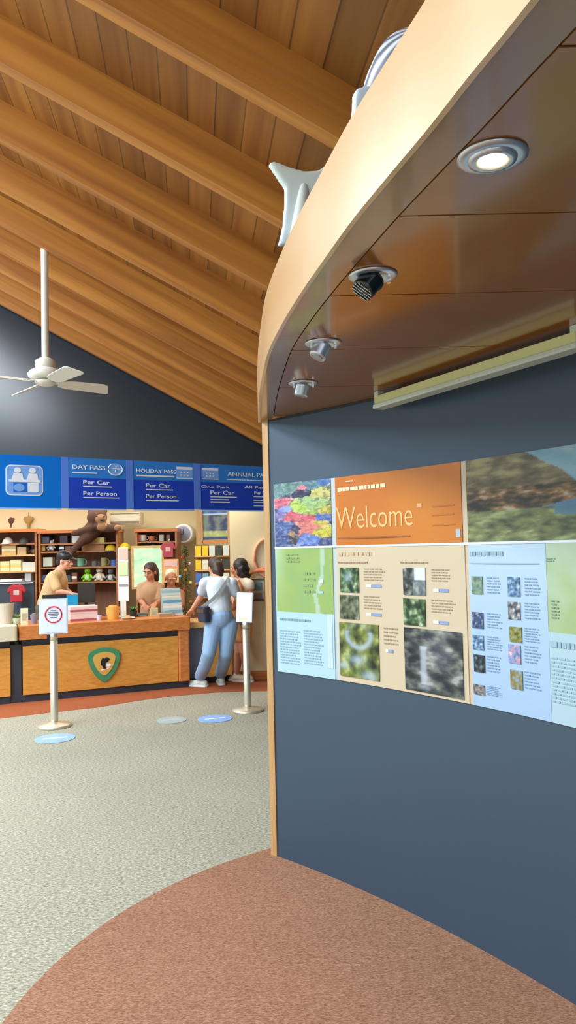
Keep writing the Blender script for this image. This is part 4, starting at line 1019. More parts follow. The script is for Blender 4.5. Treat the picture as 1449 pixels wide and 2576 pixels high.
# bright window in the back wall seen beyond the shelves
X0, X1, z0, z1 = span(337, 408, 1378, 1476, 11.05)
wn_ = MB().box(X0-.03, X1+.03, 11.02, 11.06, z1, z1+.03).box(X0-.03, X1+.03, 11.02, 11.06, z0-.03, z0).box(X0-.03, X0, 11.02, 11.06, z0, z1).box(X1, X1+.03, 11.02, 11.06, z0, z1).build('window_1', M_shelfl)
struct('window_1', wn_, None, 'bright frosted window glowing pale green behind the staff', 'window')
def gl(x, z, Y=11.04): return 0
me = bpy.data.meshes.new('pane'); gv = []; gf = []; NX, NZ = 16, 22
for j in range(NZ+1):
    for i in range(NX+1): gv.append((X0+(X1-X0)*i/NX, 11.03, z0+(z1-z0)*j/NZ))
for j in range(NZ):
    for i in range(NX): a = j*(NX+1)+i; gf.append((a, a+1, a+NX+2, a+NX+1))
me.from_pydata(gv, [], gf); me.update(); o = bpy.data.objects.new('window_pane', me); COL.objects.link(o)
ca = me.color_attributes.new('Col', 'FLOAT_COLOR', 'POINT')
cs_ = []
for v in gv:
    n_ = nz_(v[0]*6, v[2]*9, 2); cs_ += list(lin(ramp(.5+.7*n_, [(0, (120, 190, 130)), (.45, (176, 232, 170)), (.75, (216, 244, 170)), (1, (240, 255, 220))])))+[1]
ca.data.foreach_set('color', np.array(cs_, dtype=np.float32))
mw = bpy.data.materials.new('lit_frosted_pane'); mw.use_nodes = True; b_ = mw.node_tree.nodes['Principled BSDF']; vcn = mw.node_tree.nodes.new('ShaderNodeVertexColor'); vcn.layer_name = 'Col'
mw.node_tree.links.new(vcn.outputs['Color'], b_.inputs['Emission Color']); b_.inputs['Emission Strength'].default_value = .55; b_.inputs['Base Color'].default_value = (.3, .35, .3, 1); b_.inputs['Roughness'].default_value = .3
me.materials.append(mw); attach(o, wn_)
PANE = b_

# narrow white banner on counter
X0, X1, z0, z1 = span(298, 322, 1378, 1546, 10.0)
t = thing('banner_stand', 'narrow white upright banner standing on the counter', 'banner', ((X0+X1)/2, 9.55, ZT))
bm_ = lambda x0, x1, y0, y1, m_, nm, Ya=9.42: wbox(x0, x1, y0, y1, Ya, Ya+.008, nm, m_, t)
a = at(310, 1556, 9.44)
bm_(298, 322, 1377, 1512, mat('banner_white', (238, 244, 248), .4), 'banner_sheet')
wbox(299, 321, 1379, 1408, 9.412, 9.4195, 'pink_picture', C_('pinkp', (228, 190, 180)), t); wbox(299, 321, 1413, 1448, 9.412, 9.4195, 'green_picture', C_('greenp', (206, 232, 176)), t)
wbox(299, 321, 1469, 1475, 9.412, 9.4195, 'grey_rule', C_('greyp', (150, 150, 160)), t)
a = at(310, 1512, 9.42); MB().box(a.x-.035, a.x+.035, 9.418, 9.43, ZT+.012, a.z+.02).build('post', M_white, t); MB().box(a.x-.09, a.x+.09, 9.36, 9.50, ZT+.001, ZT+.012).build('foot', M_white, t)

# shirts, small display right of the window
item_shirt(403, 443, 1364, 1402, C_('redshirt', (176, 64, 80)), 'deep red t-shirt hanging right of the bright window', 'shirts behind the counter', Y=11.0, mp=C_('pinkish', (226, 170, 150)))
item_shirt(18, 66, 1470, 1514, C_('red', (176, 22, 30)), 'bright red shirt hanging behind the left counter', 'shirts behind the counter', Y=10.4, mp=C_('tagw', (200, 170, 160)))
item_shirt(-14, 20, 1474, 1530, C_('navys', (56, 66, 96)), 'navy shirt at the photo left edge behind the counter', 'shirts behind the counter', Y=10.75)
rb = at(40, 1464, 10.55)
t = thing('garment_rail', 'dark back board and rail carrying the red and navy shirts', 'rail', (rb.x, 10.6, 0))
X0, X1, z0, z1 = span(-60, 86, 1464, 1530, 10.6)
MB().box(X0, X1, 10.6, 10.64, 0, z1).build('back_board', M_dark, t); MB().tube([(X0, 10.56, z1-.02), (X1, 10.56, z1-.02)], .01, 8).build('rail', M_chrome, t)
# orange lamp-like poster
t = thing('poster', 'bright orange and white poster above the right hand staff member', 'poster', at(430, 1440, 10.95))
wbox(411, 449, 1406, 1466, 10.95, 10.96, 'sheet', mat('poster_orange', (240, 176, 120), .5), t); wbox(414, 446, 1410, 1424, 10.944, 10.9495, 'pink_band', C_('pk', (240, 196, 180)), t); wbox(414, 446, 1432, 1450, 10.944, 10.9495, 'yellow_band', C_('yl', (250, 214, 140)), t)

# framed landscape poster and leaflet rack
t = thing('framed_poster', 'framed lake landscape poster in honey timber under the blue sign', 'poster', at(536, 1368, 10.8))
wbox(494, 509, 1270, 1370, 10.78, 10.84, 'left_stile', M_trim, t); wbox(573, 580, 1270, 1370, 10.78, 10.84, 'right_stile', M_trim, t); wbox(509.5, 572.5, 1358, 1368, 10.78, 10.84, 'bottom_rail', M_lip, t)
X0, X1, z0, z1 = span(509.5, 572.5, 1270, 1357.5, 10.8)
mb = MB(); me = bpy.data.meshes.new('print'); gv = []; gf = []; cs_ = []; NX, NZ = 24, 30
for j in range(NZ+1):
    for i in range(NX+1):
        u, v = i/NX, j/NZ; gv.append((X0+(X1-X0)*u, 10.8, z0+(z1-z0)*v)); n_ = nz_(u*4, v*6, 5)
        if v < .09: c = (56, 76, 110)
        elif v < .24: c = mix((150, 156, 96), (196, 200, 140), .5+n_)
        elif v < .72: c = mix((56, 66, 100), (120, 130, 120), .5+n_*1.4 + (.3 if u < .25 else 0))
        elif v < .76: c = (210, 222, 240)
        else: c = mix((44, 90, 160), (110, 150, 190), .4+n_)
        cs_ += list(lin(c))+[1]
for j in range(NZ):
    for i in range(NX): a = j*(NX+1)+i; gf.append((a, a+1, a+NX+2, a+NX+1))
me.from_pydata(gv, [], gf); me.update(); o = bpy.data.objects.new('print', me); COL.objects.link(o)
ca = me.color_attributes.new('Col', 'FLOAT_COLOR', 'POINT'); ca.data.foreach_set('color', np.array(cs_, dtype=np.float32)); me.materials.append(VC); attach(o, t)
X0, X1, z0, z1 = span(491, 578, 1372, 1500, 10.75)
t = thing('leaflet_rack', 'leaflet rack below the framed poster', 'rack', ((X0+X1)/2, 10.8, 0))
MB().box(X0, X1, 10.80, 10.83, 0, z1).build('back_panel', M_shelf, t)
tiers = []
for k in range(4):
    z = z1-.16-.19*k; MB().box(X0, X1, 10.70, 10.80, z, z+.015).build('tier', M_shelfl, t); tiers.append(z+.016)
cols_ = [((230, 196, 30), 'yellow'), ((206, 216, 206), 'pale'), ((60, 64, 62), 'charcoal'), ((226, 222, 200), 'cream'), ((76, 120, 200), 'blue'), ((214, 120, 70), 'orange'), ((120, 180, 200), 'aqua'), ((150, 90, 80), 'maroon')]
names_r = ['top', 'second', 'third', 'lowest']
pat = [[0, 0, 1, 2, 1], [0, 3, 2, 1, 2], [4, 6, 1, 5, 3], [4, 4, 7, 3, 6]]
poss = ['far left', 'left of centre', 'centre', 'right of centre', 'far right']
for k in range(4):
    for i in range(5):
        c, nm = cols_[pat[k][i]]; w = (X1-X0)/5; xx = X0+w*i+.008
        o = MB().box(xx, xx+w-.016, 10.735, 10.75, tiers[k], tiers[k]+.14).build('leaflet', C_('lf_'+nm, c))
        tag(o, '%s leaflet at the %s of the %s rack tier' % (nm, poss[i], names_r[k]), 'leaflet', 'leaflets in the rack')

# decorated tree
p = at(465, 1400, 10.75); t = thing('decorated_tree', 'slim green decorated tree beside the leaflet rack', 'tree', (p.x, 10.75, 0))
mb = MB(); rnd = random.Random(5)
ztop = at(465, 1374, 10.75).z
for k in range(900):
    h = rnd.random()**.8; z = .35+(ztop-.35)*h; R = .125*(1-h)**.6+.015; a = rnd.uniform(0, 2*PI); r = R*rnd.uniform(.2, 1)
    c = Vector((p.x+r*math.cos(a), 10.75+r*math.sin(a), z)); d = Vector((math.cos(a), math.sin(a), rnd.uniform(-.5, .3))).normalized()*rnd.uniform(.03, .06); s_ = Vector((-math.sin(a), math.cos(a), 0))*.012
    mb.add([c-s_, c+s_, c+d+s_*.3, c+d-s_*.3], [(0, 1, 2, 3)])
mb.build('foliage', mat('pine_green', (62, 104, 44), .7, var=.4, scale=20), t)
MB(Matrix.Translation((p.x, 10.75, 0))).lathe([(.02, .03), (.012, ztop-.05)], 8).build('trunk', M_shelf, t)
MB(Matrix.Translation((p.x, 10.75, 0))).lathe([(.10, 0.004), (.12, .2), (.11, .2), (.08, .05)], 20).build('pot', M_lip, t)
for k, c in enumerate([(206, 60, 50), (236, 226, 190), (226, 150, 60), (236, 236, 220), (206, 60, 50), (230, 210, 130), (120, 170, 210), (226, 150, 60), (236, 236, 220), (206, 60, 50)]):
    h = .3+.065*k; z = .35+(ztop-.35)*h; a = -PI/2+((k*37) % 11-5)*.28; R = .125*(1-h)**.6+.02
    MB().ell((p.x+R*math.cos(a), 10.75+R*math.sin(a), z), (.022, .022, .022)).build('bauble', C_('bb%d%d%d' % c, c, .3), t, smooth=True)

# coral loop ornament and small notice shelf on cream wall
t = thing('wall_ornament', 'coral orange ring shaped wall ornament with a ribbon below it', 'wall ornament', at(665, 1450, PW-.03))
co = mat('coral_ring', (246, 176, 136), .5); co2 = mat('coral_ribbon', (240, 140, 92), .5)
pc = at(672, 1403, PW-.03); 
MB().tube([pc+Vector((.165*math.cos(q*PI/18), 0, .235*math.sin(q*PI/18))) for q in range(36)], .022, 8, True).build('ring', co, t, smooth=True)
MB().tube([at(620, 1455, PW-.06), at(636, 1440, PW-.07), at(652, 1434, PW-.07), at(672, 1436, PW-.07), at(690, 1432, PW-.06)], [.01, .02, .024, .02, .012], 8).tube([at(645, 1437, PW-.06), at(665, 1428, PW-.07), at(684, 1446, PW-.07), at(700, 1460, PW-.05)], [.01, .015, .018, .01], 8).build('ribbon', co2, t, smooth=True)
X0, X1, z0, z1 = span(630, 664, 1456, 1512, PW-.06)
t = thing('brochure_holder', 'small wall brochure holder beside the right post stand', 'brochure holder', ((X0+X1)/2, PW-.03, z0))
MB().box(X0, X1, PW-.02, PW+.004, z0, z1).build('back_plate', mat('holder_cream', (222, 210, 184), .4), t)
MB().box(X0, X1, PW-.06, PW-.021, z1-.012, z1).build('top_ledge', M_dark, t); MB().box(X0, X1, PW-.06, PW-.021, z0, z0+.02).build('bottom_ledge', M_dark, t)
o = MB().box(X0+.03, X1-.03, PW-.045, PW-.025, z0+.13, z0+.23).build('card', C_('tealcard', (110, 150, 160)), t); o = MB().box(X0+.03, X1-.03, PW-.045, PW-.025, z0+.03, z0+.09).build('card', C_('taupe', (150, 130, 124)), t)

# ------------------------------------------------------------------ things on the counter (each stands on the worktop)
def oncounter(x, off, z=ZT):
    """world point on the counter top under pixel column x, off metres behind the front"""
    u, _ = cx_(x, 1540, off); return CM @ Vector((u, off, z+.0005)), u
def cbox(x0, x1, h, off, d, m, name, label, cat, group=None, z=ZT, parts=None):
    u0 = cx_(x0, 1540, off)[0]; u1 = cx_(x1, 1540, off)[0]
    t = thing(name, label, cat, CM @ Vector(((u0+u1)/2, off+d/2, z)), ca_, group)
    MB(CM).rbox(u0, u1, off, off+d, z+.001, z+h, .006).build('body', m, t)
    if parts:
        for k, (nm, f0, f1, g0, g1, mm) in enumerate(parts):
            MB(CM).box(u0+(u1-u0)*f0, u0+(u1-u0)*f1, off-.003, off-.0003, z+h*g0, z+h*g1).build(nm, mm, t)
    return t
PKB = C_('pinkbox', (226, 204, 200)); RDB = C_('redband', (176, 84, 100))
cbox(176, 246, .085, .22, .25, PKB, 'carton', 'lower white carton with a red stripe on the counter', 'carton', 'striped cartons', parts=[('red_stripe', 0, 1, .05, .3, RDB)])
cbox(176, 246, .085, .22, .25, PKB, 'carton', 'upper white carton with a red stripe, stacked on another', 'carton', 'striped cartons', z=ZT+.0855, parts=[('red_stripe', 0, 1, .3, .55, RDB)])
def monitor(x0, x1, ztop_, off, mscr, label, tilt=0):
    u0 = cx_(x0, 1500, off)[0]; u1 = cx_(x1, 1500, off)[0]; um = (u0+u1)/2; zt2 = ztop_
    t = thing('computer_monitor', label, 'monitor', CM @ Vector((um, off, ZT)), ca_, 'counter monitors')
    MB(CM).rbox(u0, u1, off, off+.03, zt2-.24, zt2, .008).build('screen_back', mscr, t)
    MB(CM).box(um-.02, um+.02, off+.03, off+.05, ZT+.012, zt2-.06).build('neck', M_black, t); MB(CM).box(um-.09, um+.09, off-.02, off+.12, ZT+.001, ZT+.012).build('foot', M_black, t)
monitor(146, 197, at(170, 1498, 9.1).z, .48, C_('monblue', (20, 150, 196), .4), 'computer monitor with a bright blue back, behind the striped cartons')
monitor(196, 240, at(220, 1468, 9.2).z, .60, C_('mondark', (60, 58, 52), .4), 'tall dark computer monitor beside the blue one')
cbox(52, 71, .19, .08, .02, C_('cardc', (236, 230, 190)), 'card_holder', 'small upright cream card at the left end of the counter', 'card', parts=[('card_text', .15, .85, .3, .7, C_('inkc', (190, 180, 150)))])
# cups, bowls, pots
def pot(x, off, r, h, m, name, label, cat, m2=None, leaf=None):
    p, u = oncounter(x, off); t = thing(name, label, cat, p); T = Matrix.Translation(p)
    MB(T).lathe([(r*.75, 0), (r, h), (r*.9, h), (r*.65, .01)], 20).build('body', m, t, smooth=False)
    if leaf:
        rn = random.Random(int(x)); mb = MB()
        for k in range(26):
            a = rn.uniform(0, 2*PI); l = rn.uniform(.04, .10); b0 = p+Vector((0, 0, h*.9)); d = Vector((math.cos(a)*.7, math.sin(a)*.7, rn.uniform(.4, 1))).normalized()*l; s_ = Vector((-math.sin(a), math.cos(a), 0))*.012
            mb.add([b0, b0+d*.5+s_, b0+d, b0+d*.5-s_], [(0, 1, 2, 3)])
        mb.build('leaves', leaf, t)
    elif m2: MB(T).lathe([(r*.88, h*.9), (r*.5, h*1.15), (.01, h*1.2)], 16).build('contents', m2, t, smooth=True)
    return t
pot(44, .3, .07, .07, C_('potg', (190, 200, 160)), 'potted_plant', 'pale green potted plant near the cream card', 'plant', leaf=C_('leafp', (170, 196, 140)))
pot(16, .3, .085, .24, C_('vase', (190, 176, 160)), 'vase', 'tall beige vase at the photo left edge on the counter', 'vase')
pot(86, .25, .045, .1, C_('lilac', (150, 146, 170)), 'pen_cup', 'lilac pen cup left of the ringed notice', 'cup', m2=C_('pens', (120, 110, 100)))
pot(284, .25, .085, .14, C_('orangepot', (240, 180, 90)), 'container', 'round yellow orange container on the counter right of the cartons', 'container', m2=C_('org2', (240, 150, 60)))
pot(250, .2, .03, .06, C_('whcup', (206, 206, 226)), 'small_cup', 'small white cup between the cartons and the orange container', 'cup')
pot(335, .35, .05, .08, C_('blackpot', (40, 44, 44)), 'potted_plant', 'small dark green leafy plant right of the white banner', 'plant', leaf=C_('leafd', (60, 130, 50)))
p, u = oncounter(322, .14); t = thing('plate', 'low white plate with snacks near the banner foot', 'plate', p); MB(Matrix.Translation(p)).lathe([(.05, 0), (.085, .014), (.082, .018), (.05, .006)], 28).build('dish', M_white, t); MB(Matrix.Translation(p)).ell((0, 0, .018), (.045, .045, .014)).build('snacks', C_('snk', (230, 150, 90)), t, smooth=True)
cbox(345, 372, .03, .35, .2, C_('kbd', (60, 70, 70)), 'payment_terminal', 'dark flat payment terminal in front of the staff', 'payment terminal', parts=[('screen', .1, .9, .3, .8, C_('scr', (120, 140, 130)))])
cbox(400, 440, .04, .12, .2, C_('tray', (176, 150, 120)), 'leaflet_tray', 'shallow brown tray near the right end of the counter', 'tray')
cbox(378, 398, .1, .3, .05, C_('cardm', (200, 196, 150)), 'card_holder', 'pale yellow upright card in front of the staff', 'card', parts=[('card_text', .15, .85, .3, .7, C_('inkc', (190, 180, 150)))])
cbox(421, 441, .13, .34, .03, C_('cardpk', (240, 190, 150)), 'card_holder', 'peach upright card behind the brown tray', 'card', parts=[('card_text', .15, .85, .3, .7, C_('inkp', (214, 150, 120)))])
# tiered leaflet stand on low counter
u0, u1 = cx_(448, 1500, .3)[0], cx_(497, 1500, .3)[0]
t = thing('leaflet_stand', 'tiered clear leaflet stand with aqua and white leaflets left of the customers', 'leaflet stand', CM @ Vector(((u0+u1)/2, .35, ZT)), ca_)
u1 = min(u1, xr_-.004); u0 = u1-.24
MB(CM).box(u0, u1, .40, .41, ZT+.001, ZT+.33).build('back_plate', mat('clear_acrylic', (200, 214, 214), .15), t)
for k in range(5):
    z = ZT+.004+.06*k; MB(CM).box(u0, u1, .26+.026*k, .262+.026*k, z, z+.03).build('lip', mat('clear_acrylic', (200, 214, 214), .15), t)
nm5 = ['lowest', 'second lowest', 'middle', 'second highest', 'topmost']
for k in range(5):
    z = ZT+.006+.06*k; c = [(120, 180, 196), (226, 230, 226), (96, 160, 186), (230, 226, 210), (150, 190, 200)][k]
    o = MB(CM).box(u0+.004, u1-.004, .266+.026*k, .28+.026*k, z, z+.055).build('leaflet_stack', C_('ls%d' % k, c))
    tag(o, '%s leaflet stack, %s in the clear stand left of the customers' % ('aqua' if k % 2 == 0 else 'white', nm5[k]), 'leaflets', 'leaflet stacks in the clear stand')

# ------------------------------------------------------------------ people
SK = mat('skin', (222, 158, 130), .55, var=.05); SK2 = mat('skin_tan', (196, 132, 104), .55, var=.05)
def hand(mb, wrist, tip_dir, palm_n, s=1.0, curl=.35):
    """palm with four unequal bent fingers and a side thumb"""
    d = Vector(tip_dir).normalized(); n = Vector(palm_n).normalized(); sd = d.cross(n).normalized(); n = sd.cross(d).normalized()
    w = Vector(wrist); pc_ = w+d*.045*s
    for k in range(4):
        o = sd*(k-1.5)*.019*s
        mb.cap(w+o*.6, .013*s, w+d*.085*s+o, .0115*s, 8)
        L = (.068, .078, .073, .056)[k]*s
        a = w+d*.085*s+o; b_ = a+(d*math.cos(curl)+n*math.sin(curl))*L*.5; c = b_+(d*math.cos(curl*2.4)+n*math.sin(curl*2.4))*L*.5
        mb.cap(a, .0095*s, b_, .0085*s, 8); mb.cap(b_, .0085*s, c, .007*s, 8)
    a = w+d*.025*s-sd*.028*s; b_ = a+(d*.6-sd*.6+n*.3).normalized()*.035*s; c = b_+(d*.9+n*.4).normalized()*.03*s
    mb.cap(w+d*.01*s, .014*s, a, .014*s, 8); mb.cap(a, .012*s, b_, .0105*s, 8); mb.cap(b_, .0105*s, c, .008*s, 8)
def head(mb, c, fwd, s=1.0):
    """skull, jaw, nose, lips, brow, ears; fwd is the facing direction"""
    f = Vector(fwd).normalized(); up = Vector((0, 0, 1)); r = f.cross(up).normalized(); up = r.cross(f).normalized()
    M = Matrix(((r.x, f.x, up.x, 0), (r.y, f.y, up.y, 0), (r.z, f.z, up.z, 0), (0, 0, 0, 1)))
    T = Matrix.Translation(Vector(c)) @ M @ Matrix.Scale(s, 4)
    h = MB(T)
    h.ell((0, -.008, .028), (.075, .092, .085), seg=20, rings=14); h.ell((0, .022, -.045), (.056, .062, .066), seg=18, rings=12); h.ell((0, .062, -.088), (.024, .02, .018))
    h.cap((0, .088, .008), .010, (0, .108, -.026), .013); h.ell((0, .088, -.058), (.024, .012, .008)); h.ell((0, .080, .030), (.055, .014, .012))
    for sx in (-1, 1): h.ell((sx*.076, -.004, -.012), (.010, .02, .032)); h.ell((sx*.04, .056, -.03), (.022, .02, .02)); h.ell((sx*.012, .098, -.03), (.009, .009, .008))
    mb.v, mb.f = mb.v, mb.f
    k = len(mb.v); mb.v += h.v; mb.f += [tuple(i+k for i in f_) for f_ in h.f]
    return T
def face_bits(T, t, hairm):
    MB(T).ell((-.03, .083, .008), (.011, .006, .007)).ell((.03, .083, .008), (.011, .006, .007)).build('eyes', mat('eye_white', (236, 232, 226), .3), t, smooth=True)
    MB(T).ell((-.03, .088, .008), (.005, .003, .005)).ell((.03, .088, .008), (.005, .003, .005)).build('irises', M_black, t, smooth=True)
    MB(T).cap((-.045, .086, .03), .004, (-.018, .092, .032), .005).cap((.045, .086, .03), .004, (.018, .092, .032), .005).build('eyebrows', hairm, t, smooth=True)
    MB(T).ell((0, .0985, -.058), (.019, .005, .006)).build('lips', mat('lip', (178, 92, 84), .5), t, smooth=True)
def limb(mb, *pr): mb.chain([(Vector(p), r) for p, r in pr], 14)
VX = .0075
def person(label, J, mats, hgt_s=1.0, tight=0, hair='short', bag=False, cap=False, legs='jeans', fwd=(0, 1, 0), sleeves=.55, topc=1.0, dress=False):
    t = thing('person', label, 'person', (J['hipc'].x, J['hipc'].y, 0))
    sk, top, bot, hairm, shoe = mats
    b = MB()
    T = head(b, J['head'], fwd, J.get('hs', 1.0))
    limb(b, (J['neck'], .052), (J['head']+Vector((0, 0, -.05)), .05))
    b.chain([(J['neck'], .06), (J['chest'], .115), (J['waist'], .105), (J['hipc'], .125)], 16)
    for s in 'LR':
        limb(b, (J['neck']*.5+J['sh'+s]*.5+Vector((0, 0, -.01)), .05), (J['sh'+s], .048), (J['el'+s], .038), (J['wr'+s], .025))
        d = (J['wr'+s]-J['el'+s]).normalized(); d = (d+Vector(J.get('hd'+s, (0, 0, 0)))).normalized()
        hand(b, J['wr'+s], d, J.get('pn'+s, (0, 0, -1)))
        limb(b, (J['hp'+s], .085), (J['kn'+s], .054), (J['kn'+s]*.35+J['an'+s]*.65, .044), (J['an'+s], .034))
        fo_ = Vector(J.get('ft'+s, fwd)); fo_.z = 0; fo_.normalize()
        limb(b, (J['an'+s]+Vector((0, 0, -.03)), .036), (J['an'+s]+fo_*.12+Vector((0, 0, -.045)), .03))
    b.build('body', sk, t, remesh=VX, smooth_it=2)
    # top
    c = MB()
    c.chain([(J['neck']+Vector((0, 0, -.05)), .07), (J['chest'], .142), (J['waist']*.8+J['chest']*.2, .13*topc)] + ([(J['waist']*.5+J['hipc']*.5, .138)] if not J.get('crop') else []), 18)
    for s in 'LR':
        e = J['sh'+s].lerp(J['el'+s], min(1, sleeves*1.0)) if sleeves <= 1 else J['el'+s]
        limb(c, (J['neck'].lerp(J['sh'+s], .5)+Vector((0, 0, -.03)), .075), (J['sh'+s]+Vector((0, 0, -.012)), .066), (e, .062))
        if sleeves > 1: limb(c, (J['el'+s], .055), (J['el'+s].lerp(J['wr'+s], sleeves-1), .045))
    c.build('shirt', top, t, remesh=.010, smooth_it=3)
    # bottoms
    c = MB()
    if legs == 'shorts':
        c.chain([(J['waist']*.3+J['hipc']*.7, .135), (J['hipc'], .15)], 16)
        for s in 'LR': limb(c, (J['hp'+s], .105), (J['hp'+s].lerp(J['kn'+s], .5), .098))
        c.build('shorts', bot, t, remesh=.011, smooth_it=3)
    else:
        c.chain([(J['waist']*.45+J['hipc']*.55, .128), (J['hipc'], .148)], 16)
        for s in 'LR': limb(c, (J['hp'+s], .108), (J['kn'+s], .082), (J['kn'+s].lerp(J['an'+s], .5), .077), (J['an'+s]+Vector((0, 0, .05)), .073))
        c.build('jeans' if legs == 'jeans' else 'trousers', bot, t, remesh=.010, smooth_it=3)
    for s in 'LR':
        fo_ = Vector(J.get('ft'+s, fwd)); fo_.z = 0; fo_.normalize(); a = J['an'+s].copy(); a.z = .06
        sh = MB(); sh.cap(a-fo_*.05+Vector((0, 0, -.015)), .042, a+fo_*.14+Vector((0, 0, -.02)), .038); sh.cap(a, .045, a+Vector((0, 0, .03)), .044)
        so = sh.build('shoe', shoe, t, remesh=.008, smooth_it=2)
        sl = MB(Matrix.Translation((a.x, a.y, 0)) @ Matrix.Rotation(math.atan2(fo_.y, fo_.x), 4, 'Z')); sl.rbox(-.10, .185, -.046, .046, .006, .026, .04); sl.build('sole', mat('sole_white', (236, 238, 240), .5), so)
    # hair
    h = MB(T)
    if hair == 'long':
        h.ell((0, -.02, .04), (.088, .098, .09), seg=18, rings=12); h.chain([(Vector((0, -.07, 0)), .075), (Vector((0, -.085, -.07)), .072), (Vector((0, -.09, -.14)), .05)])
    elif hair == 'bob':
        h.ell((0, -.03, .035), (.1, .098, .1), seg=18, rings=12); h.chain([(Vector((-.05, -.05, -.02)), .06), (Vector((-.05, -.06, -.1)), .05)]); h.chain([(Vector((.05, -.05, -.02)), .06), (Vector((.05, -.06, -.1)), .05)])
        for k in range(14):
            a = k*.9; h.ell((.075*math.cos(a), -.05+.06*math.sin(a), .05-.012*k), (.035, .035, .035))
    else:
        h.ell((0, -.022, .036), (.081, .09, .087), seg=18, rings=12); h.ell((0, -.06, -.02), (.068, .05, .06))
    h.build('hair', hairm, t, remesh=.008, smooth_it=2)
    if cap:
        cp = MB(T); cp.ell((0, -.012, .055), (.09, .103, .075), seg=20, rings=12); co_ = cp.build('cap', M_black, t, smooth=True)
        MB(T @ Matrix.Translation((0, .08, .052)) @ Matrix.Rotation(-.15, 4, 'X')).prism([(.07*math.cos(a), .085*math.sin(a)) for a in [i*PI/12 for i in range(13)]]+[(-.07, -.02), (.07, -.02)], -.003, .004).build('cap_brim', M_black, co_)
    face_bits(T, t, hairm)
    return t, T
def J_(d): return {k: (v if not isinstance(v, tuple) else v) for k, v in d.items()}

JEAN = mat('washed_denim', (150, 182, 216), .8, var=.14, scale=14, bump=.15); TEE = mat('pale_blue_tee', (206, 214, 222), .8, var=.04, scale=8, bump=.1)
HB = mat('brown_hair', (62, 40, 32), .5, var=.3, scale=60, bump=.3); HD = mat('dark_hair', (38, 26, 26), .5, var=.3, scale=60, bump=.3)
KH = mat('khaki_shirt', (206, 172, 124), .8, var=.06, scale=10, bump=.1); KT = mat('olive_trousers', (84, 80, 60), .8)
SHW = mat('pale_sneaker', (206, 220, 206), .6)
a = at
# customer in jeans
def ank(x, y, lift=.085):
    p = onz(x, y); p.z = lift; return p
J = dict(head=a(541, 1427, 9.34), neck=a(546, 1452, 9.24), chest=a(549, 1480, 9.17), waist=a(553, 1520, 9.13), hipc=a(556, 1551, 9.10),
    shL=a(515, 1464, 9.18), elL=a(505, 1502, 9.30), wrL=a(482, 1535, 9.47), shR=a(584, 1464, 9.14), elR=a(597, 1506, 9.2), wrR=a(588, 1528, 9.42),
    hpL=a(537, 1573, 9.08), hpR=a(577, 1573, 9.12), knL=a(526, 1642, 9.02), knR=a(568, 1642, 9.12), anL=ank(505, 1728), anR=ank(556, 1722), ftL=(-.9, .35, 0), ftR=(-.2, .9, 0), pnL=(0, 0, -1), pnR=(0, 0, -1))
t, T = person('person in pale t-shirt and light blue jeans leaning on the low counter', J, (SK, TEE, JEAN, HB, SHW), hair='long', fwd=(-.45, .85, -.25), sleeves=.62)
# crossbody bag (held by a person: a thing of its own)
bg = thing('crossbody_bag', 'small dark shoulder bag hanging at the hip of the customer in jeans', 'bag', a(512, 1545, 9.0))
T2 = Matrix.Translation(a(513, 1545, 9.02)) @ Matrix.Rotation(.5, 4, 'Z')
MB(T2).rbox(-.045, .045, -.1, .1, -.09, .09, .03).build('pouch', mat('bag_navy', (46, 48, 72), .6), bg, bevel=.01); MB(T2).box(-.048, .048, -.098, .098, .02, .06).build('flap', mat('bag_brown', (84, 64, 56), .6), bg)
st = [a(508, 1528, 9.02), a(535, 1508, 8.975), a(552, 1490, 8.985), a(566, 1470, 9.015), a(574, 1456, 9.09), a(572, 1450, 9.18)]
vs = []; fs = []
for i, p in enumerate(st):
    d = (st[min(i+1, len(st)-1)]-st[max(0, i-1)]).normalized(); w = d.cross(Vector((0, 1, 0))).normalized()*.02
    vs += [p-w, p+w, p+w+Vector((0, .006, 0)), p-w+Vector((0, .006, 0))]
for i in range(len(st)-1):
    for k in range(4): q = i*4+k; r2 = i*4+(k+1)%4; fs.append((q, r2, r2+4, q+4))
MB().add(vs, fs).build('strap', mat('strap_grey', (140, 146, 146), .7), bg)
# second customer
J = dict(head=a(601, 1430, 9.610), neck=a(607, 1455, 9.570), chest=a(609, 1481, 9.550), waist=a(609, 1518, 9.530), hipc=a(608, 1547, 9.530),
    shL=a(590, 1466, 9.630), elL=a(586, 1500, 9.670), wrL=a(574, 1528, 9.730), shR=a(634-7, 1468, 9.470), elR=a(632, 1503, 9.430), wrR=a(622, 1534, 9.450),
    hpL=a(598, 1566, 9.550), hpR=a(614, 1566, 9.510), knL=a(601, 1638, 9.510), knR=a(615, 1640, 9.450), anL=ank(596, 1713), anR=ank(620, 1716), ftL=(-.9, .3, 0), ftR=(-.8, .2, 0), crop=True, hs=.98)
TOP2 = mat('cream_top', (236, 220, 196), .8); SH2 = mat('orange_shorts', (216, 150, 96), .8)
t, T = person('person with dark curly hair in a cropped cream top and orange shorts', J, (SK2, TOP2, SH2, HD, mat('sandal', (206, 196, 176), .6)), hair='bob', legs='shorts', fwd=(-.9, .3, -.1), sleeves=.2)
MB().tube([a(600, 1460, 9.430), a(607, 1474, 9.400), a(611, 1486, 9.395)], .014, 8).build('orange_strap', mat('orange_cloth', (230, 130, 70), .7), t)
